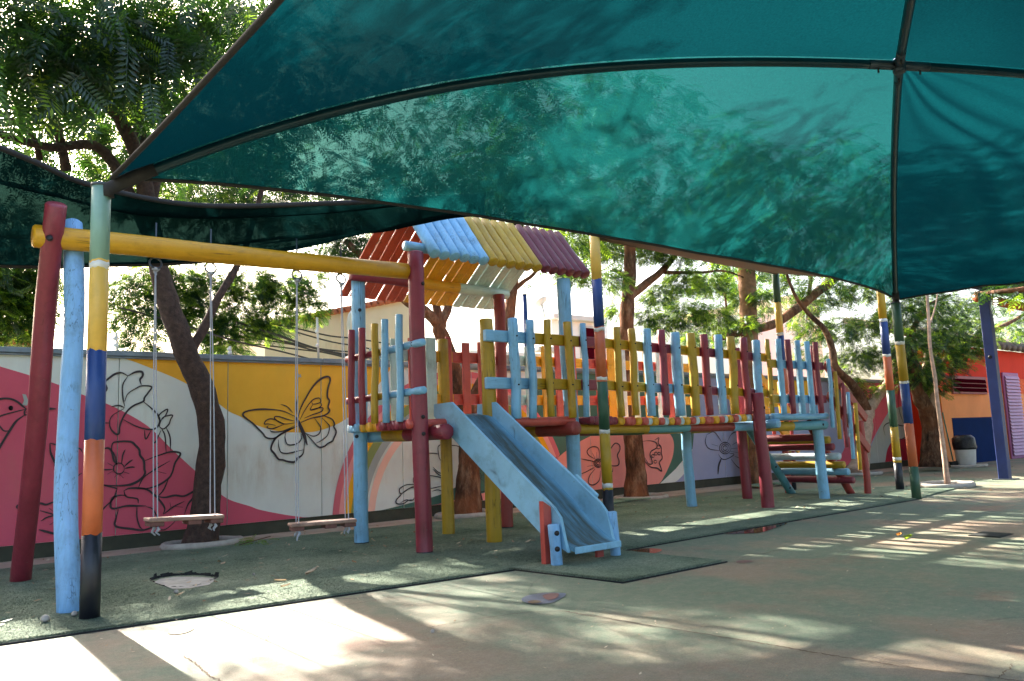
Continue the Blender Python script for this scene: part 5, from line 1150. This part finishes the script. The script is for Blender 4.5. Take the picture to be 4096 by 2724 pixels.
# overhead cables and the slim white posts on the coping
cabs = [((700, 1290), (1180, 1420)), ((1080, 1330), (1400, 1428)), ((980, 1318), (1420, 1440)), ((1170, 1310), (1460, 1360)), ((1000, 1350), (1560, 1425)), ((1000, 1375), (1700, 1440)), ((1160, 1322), (1480, 1395)), ((1050, 1345), (1560, 1445))]
for i, (a_, b_) in enumerate(cabs):
    p0, p1 = q(a_, 10.5+0.15*i), q(b_, 10.5+0.15*i); d = p1-p0
    P = [p0-d*0.4, p0, p0.lerp(p1, .5)-Vector((0, 0, 0.03)), p1, p1+d*1.5]
    V, F, _ = sweep(catmull(P, 4), 0.012+0.006*(i == 1), 6)
    link('overhead_cable', mesh('overhead_cable', V, F, 'cable'), None, label='slack overhead cable strung in front of the mouldy cream gable', cat='cable', group='cables in front of the cream gable')
for i, (xp, yb, yt) in enumerate(((1274, 1432, 1270), (1272+205, 1445, 1200), (470, 1405, 1330), (925, 1425, 1385))):
    if i == 1: continue
    b_ = q((xp, yb), WY+0.05); t_ = q((xp-6, yt), WY+0.05)
    e = empty('fence_post', b_, ('slim cream post with insulators on the wall above the yellow mural', '', 'slim cream post on the wall right of the mint topped pole', 'slim cream post on the wall behind the right swing rope')[i], 'post')
    V, F, _ = sweep([b_, t_], 0.014, 8); link('rod', mesh('rod', V, F, 'house_trim'), e)
    for f in (0.3, 0.65):
        c_ = b_.lerp(t_, f)+Vector((-0.02, -0.02, 0)); V, F, _ = sweep([c_-Vector((0, 0, .02)), c_, c_+Vector((0, 0, .02))], [0.012, 0.024, 0.012], 8); link('insulator', mesh('insulator', V, F, 'house_white'), e)

# ================================================================== ORANGE BUILDING
ob = empty('orange_building', (19, 7.7, 0), 'orange building with blue dado, louvred window and purple louvre door', 'building')
BY = 7.72
zt = q((4096, 1412), BY).z
xl = q((3775, 1700), BY).x; xr_ = xl+9
zb = q((3900, 1560), BY).z
box('side_wall', (xl-0.02, BY+0.02, 0), (xl+0.3, 8.9, zt-0.05), 'wall_red', ob, 0)
box('front_wall', (xl, BY, 0), (xr_, BY+0.2, zt*0.74), 'wall_orange_lit', ob, 0)  # orange and peach steps paint the light gradient down one wall
box('upper_band', (xl, BY-0.002, zt*0.74), (xr_, BY+0.2, zt), 'wall_red', ob, 0)
box('lit_step_band', (xl+0.001, BY-0.004, zt*0.60), (xr_, BY+0.19, zt*0.74-0.001), 'wall_orange_half_lit', ob, 0)
a_, b_ = q((3807, 1672), BY), q((3992, 1845), BY)
box('dado', (a_.x, BY-0.012, 0), (b_.x+0.1, BY+0.1, a_.z), 'dado_blue', ob, 0)
a_, b_ = q((3797, 1502), BY), q((3942, 1578), BY)
wf = box('window', (a_.x, BY-0.05, b_.z), (b_.x, BY-0.006, a_.z), 'window_frame', ob, 0.01)
hz_ = (a_.z-b_.z)
for i in range(3):
    z0 = b_.z+0.05+(hz_-0.1)*i/3; M = Matrix.Translation((0, BY-0.075, z0)) @ Matrix.Rotation(R(-14), 4, 'X')
    box('pane', (a_.x+0.06, 0, 0), (b_.x-0.06, 0.012, (hz_-0.1)/3-0.015), 'glass_dark', wf, 0.002, M)
a_, b_ = q((4001, 1490), BY), q((4088, 1830), BY)
dr = box('door', (a_.x, BY-0.05, 0.0), (b_.x+0.25, BY-0.008, a_.z), 'louver_frame', ob, 0.01)
nl = 24
for i in range(nl):
    z0 = 0.08+(a_.z-0.16)*i/nl; M = Matrix.Translation((0, BY-0.10, z0)) @ Matrix.Rotation(R(-22), 4, 'X')
    box('louver_slat', (a_.x+0.06, 0, 0), (b_.x+0.18, 0.012, (a_.z-0.16)/nl*0.98), 'louver', dr, 0.002, M)
for i in range(26):
    x = xl-0.4+i*0.36
    V, F, _ = sweep([Vector((x, BY-0.25, zt+0.04)), Vector((x, BY+1.8, zt+0.75))], 0.16, 8, squash=0.5); link('roof_tile', mesh('roof_tile', V, F, 'roof_sheet'), ob)
# bin with black bag and broom beside it
bp = Vector((q((3865, 1845), BY-0.45).x, BY-0.45, 0))
bn_ = empty('rubbish_bin', bp, 'white bin with a black bag against the blue dado', 'bin')
V, F, _ = sweep([bp+Vector((0, 0, z)) for z in (0.0, 0.03, 0.42, 0.44)], [0.17, 0.18, 0.21, 0.21], 20); link('tub', mesh('tub', V, F, 'bin_white'), bn_)
V, F, _ = sweep([bp+Vector((0, 0, z)) for z in (0.36, 0.40, 0.48, 0.60, 0.66)], [0.218, 0.232, 0.228, 0.22, 0.15], 22, wob=0.14, seed=9); link('bag', mesh('bag', V, F, 'bin_bag'), bn_)
bh = q((3812, 1840), BY-0.3); bh.z = 0.02; bt_p = q((3770, 1650), BY-0.03)
br = empty('broom', bh, 'green handled broom leaning in the corner beside the bin', 'broom')
V, F, _ = sweep([bh+Vector((0, 0, 0.12)), bt_p], 0.014, 8); link('handle', mesh('handle', V, F, 'broom_green'), br)
box('head', (bh.x-0.16, bh.y-0.04, 0.0), (bh.x+0.16, bh.y+0.04, 0.12), 'rubber', br, 0.01)
# blue steel column and the eave it carries
sc_ = empty('steel_column', (14.1, 5.06, 0), 'square blue steel column carrying the eave at the right edge', 'column')
box('shaft', (14.04, 4.99, -0.02), (14.18, 5.14, 3.05), 'steel_blue', sc_, 0.008)
box('base_plate', (13.97, 4.91, 0.0), (14.25, 5.21, 0.015), 'steel_dark', sc_, 0.002)
disc_bolt(sc_, (14.038, 5.06, 1.95), (-1, 0, 0), 0.03, 'wall_socket')
rf = empty('eave_roof', (16, 3, 3.1), 'dark blue fascia and brown sheet roof on the blue column', 'roof')
box('fascia', (12.9, 4.98, 3.06), (24, 5.14, 3.34), 'fascia', rf, 0.01)
box('fascia', (12.9, -3, 3.06), (13.02, 4.97, 3.34), 'steel_blue', rf, 0.01)
box('sheet', (12.9, -3, 3.345), (24, 5.4, 3.39), 'roof_sheet', rf, 0.01)
V, F, _ = sweep([Vector((14.3, 5.25, 2.98)), Vector((24, 5.25, 2.98))], 0.08, 12); link('gutter_pipe', mesh('gutter_pipe', V, F, 'paint_orange'), rf)

# ================================================================== SMALL THINGS ON THE GROUND
# torn hole in the turf with the slab showing
hc = [atZ(*p, 0.026) for p in [(615, 2325), (640, 2312), (700, 2304), (780, 2303), (850, 2308), (860, 2318), (835, 2335), (760, 2349), (690, 2352), (662, 2340), (640, 2333)]]
th = empty('torn_turf_hole', hc[0], 'torn hole in the turf showing a grey slab inside', 'hole')
link('slab', mesh('slab', [Vector((v.x, v.y, 0.020)) for v in hc], [tuple(range(len(hc)))][::-1], 'slab', smooth=False), th)
def ragged(pts, name, hgt, seed):
    C = catmull([atZ(*p, 0.017) for p in pts], 9); V, F = [], []
    for i, c_ in enumerate(C):
        h_ = hgt*(0.35+abs(noise.noise((i*0.9, seed, 0)))*1.6); o_ = Vector((noise.noise((i*.7, 3, seed)), noise.noise((i*.7, 7, seed)), 0))*0.035
        V += [c_+o_*0.4, c_+o_+Vector((0, 0.01, h_)), c_+o_*0.6+Vector((0, 0.035, 0.002))]
    for i in range(len(C)-1):
        for k in (0, 1): F.append((i*3+k, i*3+k+1, i*3+k+4, i*3+k+3))
    link(name, mesh(name, V, F, 'rubber', smooth=False), th)
ragged([(605, 2322), (640, 2311), (700, 2303), (780, 2300), (840, 2305), (872, 2309)], 'torn_lip', 0.035, 3)
ragged([(605, 2323), (630, 2335), (668, 2347), (730, 2349), (800, 2340), (850, 2322), (870, 2311)], 'torn_edge', 0.006, 8)
# drain grate
gp = [atZ(*p, 0.006) for p in [(3885, 2142), (3935, 2128), (4035, 2132), (3990, 2150)]]
cx_, cy_ = sum(p.x for p in gp)/4, sum(p.y for p in gp)/4
dg = empty('drain_grate', (cx_, cy_, 0), 'dark slotted drain grate in the yard at the right', 'drain')
box('frame', (cx_-0.13, cy_-0.12, 0.001), (cx_+0.15, cy_+0.12, 0.006), 'rubber', dg, 0.001)
for i in range(8): box('bar', (cx_-0.13+i*0.035, cy_-0.11, 0.0065), (cx_-0.112+i*0.035, cy_+0.11, 0.011), 'drain_iron', dg, 0.002)
# puddles
def blob(name, pts, z, mat, **kw):
    P = catmull([atZ(*p, z) for p in pts], 5, True); me = mesh(name, P, [tuple(range(len(P)))], mat, smooth=False)
    if me.polygons[0].normal.z < 0: me.flip_normals()
    return link(name, me, None, **kw)
blob('puddle', [(2478, 2212), (2520, 2196), (2600, 2193), (2648, 2198), (2620, 2212), (2540, 2220)], 0.004, 'puddle', label='shallow puddle behind the slide foot against the turf edge', cat='puddle')
blob('puddle', [(2900, 2134), (2985, 2115), (3080, 2100), (3150, 2092), (3100, 2112), (3040, 2130), (2960, 2134)], 0.004, 'puddle', label='long puddle reflecting the maroon post at the turf edge', cat='puddle')
fp = blob('floor_painting', [(2085, 2400), (2110, 2382), (2180, 2371), (2255, 2372), (2262, 2380), (2240, 2395), (2200, 2412), (2130, 2416)], 0.004, 'floor_print', label='faded painted patch on the yard left of the slide bay corner', cat='floor painting')
blob('paint_patch', [(2170, 2382), (2200, 2373), (2235, 2374), (2225, 2392), (2190, 2398)], 0.008, 'floor_red').parent = fp
blob('paint_patch', [(2110, 2408), (2135, 2400), (2165, 2405), (2140, 2414)], 0.008, 'floor_tan').parent = fp
blob('oil_stain', [(670, 2530), (700, 2515), (740, 2510), (775, 2512), (750, 2528), (700, 2537)], 0.004, 'stain_brown', label='brown speckled stain on the bright yard near the turf edge', cat='stain')
blob('rust_spot', [(2945, 2244), (2980, 2240), (3012, 2244), (2990, 2250), (2955, 2251)], 0.004, 'floor_red', label='small red paint spot on the yard beyond the slide bay', cat='stain')
# fallen leaves: a few that stand out, then the litter
def dry_leaf(p, s, yaw, mat, label, curl=0.5):
    q_ = atZ(*p, 0.024) if p[1] < 2480 else atZ(*p, 0.004)
    V, F = [], []
    for i in range(7):
        t = i/6; w_ = math.sin(math.pi*min(1, t*0.92+0.06))*0.22; zc = curl*0.5*t*t+0.02
        for k in (-1, 0, 1): V.append(Vector((t-0.5, k*w_, zc+0.12*abs(k))))
    for i in range(6):
        for k in (0, 1): F.append((i*3+k, i*3+k+1, i*3+k+4, i*3+k+3))
    M = Matrix.Translation(q_) @ Matrix.Rotation(yaw, 4, 'Z') @ Matrix.Scale(s, 4)
    return link('fallen_leaf', mesh('fallen_leaf', [M @ v for v in V], F, mat), None, label=label, cat='leaf')
dry_leaf((1245, 2295), 0.11, 0.3, 'leaf_dry', 'large curled brown leaf on the turf in front of the second swing')
dry_leaf((1120, 2325), 0.08, 2.8, 'leaf_dry', 'narrow brown leaf on the turf below the second swing', 0.2)
dry_leaf((3596, 2142), 0.09, 0.2, 'leaf_orange', 'small orange leaf lying on the yard in the striped light', 0.2)
dry_leaf((3634, 2155), 0.14, 0.1, 'leaf_young', 'green and yellow leaf beside the orange leaf on the yard', 0.15)
dry_leaf((2320, 2218), 0.10, 0.4, 'leaf_orange', 'orange leaf on the turf under the slide end', 0.3)
dry_leaf((1142, 2346), 0.07, 0.1, 'leaf_dry', 'pale brown leaf on the turf near its bright front edge', 0.2)
tw = empty('leafy_twig', atZ(960, 2178, 0.02), 'small fallen twig with green leaves beside the bent trunk', 'twig')
c_ = atZ(955, 2180, 0.03)
V, F, _ = sweep([c_, c_+Vector((0.15, -0.03, 0.03)), c_+Vector((0.30, -0.02, 0.05))], 0.004, 6); link('stem', mesh('stem', V, F, 'bark'), tw)
link('leaves', foliage_mesh('leaves', [(c_.x+0.18, c_.y, 0.05, .13, .10, .03, 12, .14)], ['leaf_young']), tw)['kind'] = 'stuff'
def litter(name, region, n, z, label, mat='leaf_dry', smin=0.02, smax=0.06):
    V, F = [], []
    for i in range(n):
        x, y = region(); s = rng.uniform(smin, smax); a_ = rng.uniform(0, 6.28); c, s_ = math.cos(a_), math.sin(a_); tl = rng.uniform(0, 0.4)*s; w_ = rng.uniform(.14, .3)*s
        n0 = len(V)
        for u, v, h in ((-.5*s, 0, 0), (0, w_, tl*.5), (.5*s, 0, tl), (0, -w_, tl*.3)): V.append((x+u*c-v*s_, y+u*s_+v*c, z+0.003+h))
        F.append((n0, n0+1, n0+2, n0+3))
    o = link(name, mesh(name, V, F, mat, smooth=False), None, label=label, cat='leaf litter'); o['kind'] = 'stuff'
def reg_turf():
    while True:
        x = rng.uniform(0.2, 11); y = rng.uniform(4.6, 7.9)
        if y > 4.9 and (x < 9.3 or y < 6.5): return x, y
litter('leaf_litter', reg_turf, 380, 0.016, 'scattered dry leaflets lying on the green turf', smin=0.03, smax=0.075)
litter('yard_litter', lambda: (rng.uniform(10, 22), rng.uniform(3, 7.6)), 160, 0.004, 'dry leaves scattered on the yard by the orange building', smin=0.04, smax=0.1)
litter('path_litter', lambda: (rng.uniform(0.5, 14), rng.uniform(7.9, 8.45)), 120, 0.008, 'dry leaves along the foot of the mural wall')
# pebbles on the turf
for i, (p, s) in enumerate((((180, 2485), 0.035), ((705, 2372), 0.022), ((297, 2462), 0.026), ((1015, 2300), 0.016), ((1730, 2530), 0.016))):
    c_ = atZ(*p, 0.02 if p[1] < 2500 else 0.0); V, F, _ = sweep([c_+Vector((0, 0, s*k)) for k in (0, .3, .8, 1.0)], [s*.5, s*.7, s*.5, s*.12], 8, wob=0.3, seed=i+3)
    link('pebble', mesh('pebble', V, F, 'ring_concrete'), None, label=('brown pebble on the turf left of the light blue leg', 'pale pebble in front of the torn hole', 'small pebble at the foot of the light blue leg', 'tiny pebble on the turf below the twisted swing', 'tiny pebble on the open yard')[i], cat='pebble')

# short fibres of the artificial turf: one uncountable pile, thickest near the viewer, shaggy along the cut edges
def fibres(name, n, pick, hmin, hmax, label):
    X = np.array([pick() for _ in range(n)]); h = rng.uniform(hmin, hmax, n); a_ = rng.uniform(0, 2*np.pi, n); w_ = rng.uniform(0.002, 0.0045, n); ln = rng.normal(0, 0.010, (n, 2))
    z0 = 0.0155
    A = np.stack([X[:, 0]-np.cos(a_)*w_, X[:, 1]-np.sin(a_)*w_, np.full(n, z0)], 1); B = np.stack([X[:, 0]+np.cos(a_)*w_, X[:, 1]+np.sin(a_)*w_, np.full(n, z0)], 1)
    C = np.stack([X[:, 0]+ln[:, 0], X[:, 1]+ln[:, 1], z0+h], 1)
    V = np.stack([A, B, C], 1).reshape(-1, 3); me = bpy.data.meshes.new(name)
    me.vertices.add(len(V)); me.vertices.foreach_set('co', V.ravel()); me.loops.add(3*n); me.loops.foreach_set('vertex_index', np.arange(3*n))
    me.polygons.add(n); me.polygons.foreach_set('loop_start', np.arange(n)*3); me.polygons.foreach_set('loop_total', np.full(n, 3)); me.materials.append(MATS['turf']); me.update()
    o = link(name, me, None, label=label, cat='turf pile'); o['kind'] = 'stuff'
hx0, hx1 = min(v.x for v in hc)-.02, max(v.x for v in hc)+.02; hy0, hy1 = min(v.y for v in hc)-.02, max(v.y for v in hc)+.02
def pick_near():
    while True:
        x = 0.3+4.6*rng.random()**1.2; y = 4.55+2.6*rng.random()**1.5
        if y > 4.82-(x-0.58)*0.105+0.01 and y > 4.52 and not (hx0 < x < hx1 and hy0 < y < hy1): return x, y
def pick_edge():
    s = rng.random(); seg = [((0.3, 4.80), (0.58, 4.79)), ((0.58, 4.79), (1.77, 4.66)), ((1.77, 4.66), (3.61, 4.50)), ((3.61, 4.50), (3.73, 3.57)), ((3.73, 3.57), (4.73, 3.56)), ((4.69, 4.52), (6.44, 4.57)), ((6.44, 4.57), (10.1, 4.64))][rng.choice(7, p=[.05, .2, .27, .12, .12, .12, .12])]
    a_, b_ = seg; return a_[0]+(b_[0]-a_[0])*s+rng.normal(0, .008), a_[1]+(b_[1]-a_[1])*s+rng.normal(0, .010)
fibres('turf_pile', 60000, pick_near, 0.002, 0.006, 'short worn fibres of the green turf around the swings')
fibres('turf_fringe', 6000, pick_edge, 0.002, 0.008, 'shaggy cut fringe along the front edge of the turf')
litter('yard_grit', lambda: (rng.uniform(0.4, 8.5), 0.8+3.9*rng.random()**0.8), 900, 0.003, 'fine grit and leaf crumbs strewn over the painted yard', smin=0.006, smax=0.022)
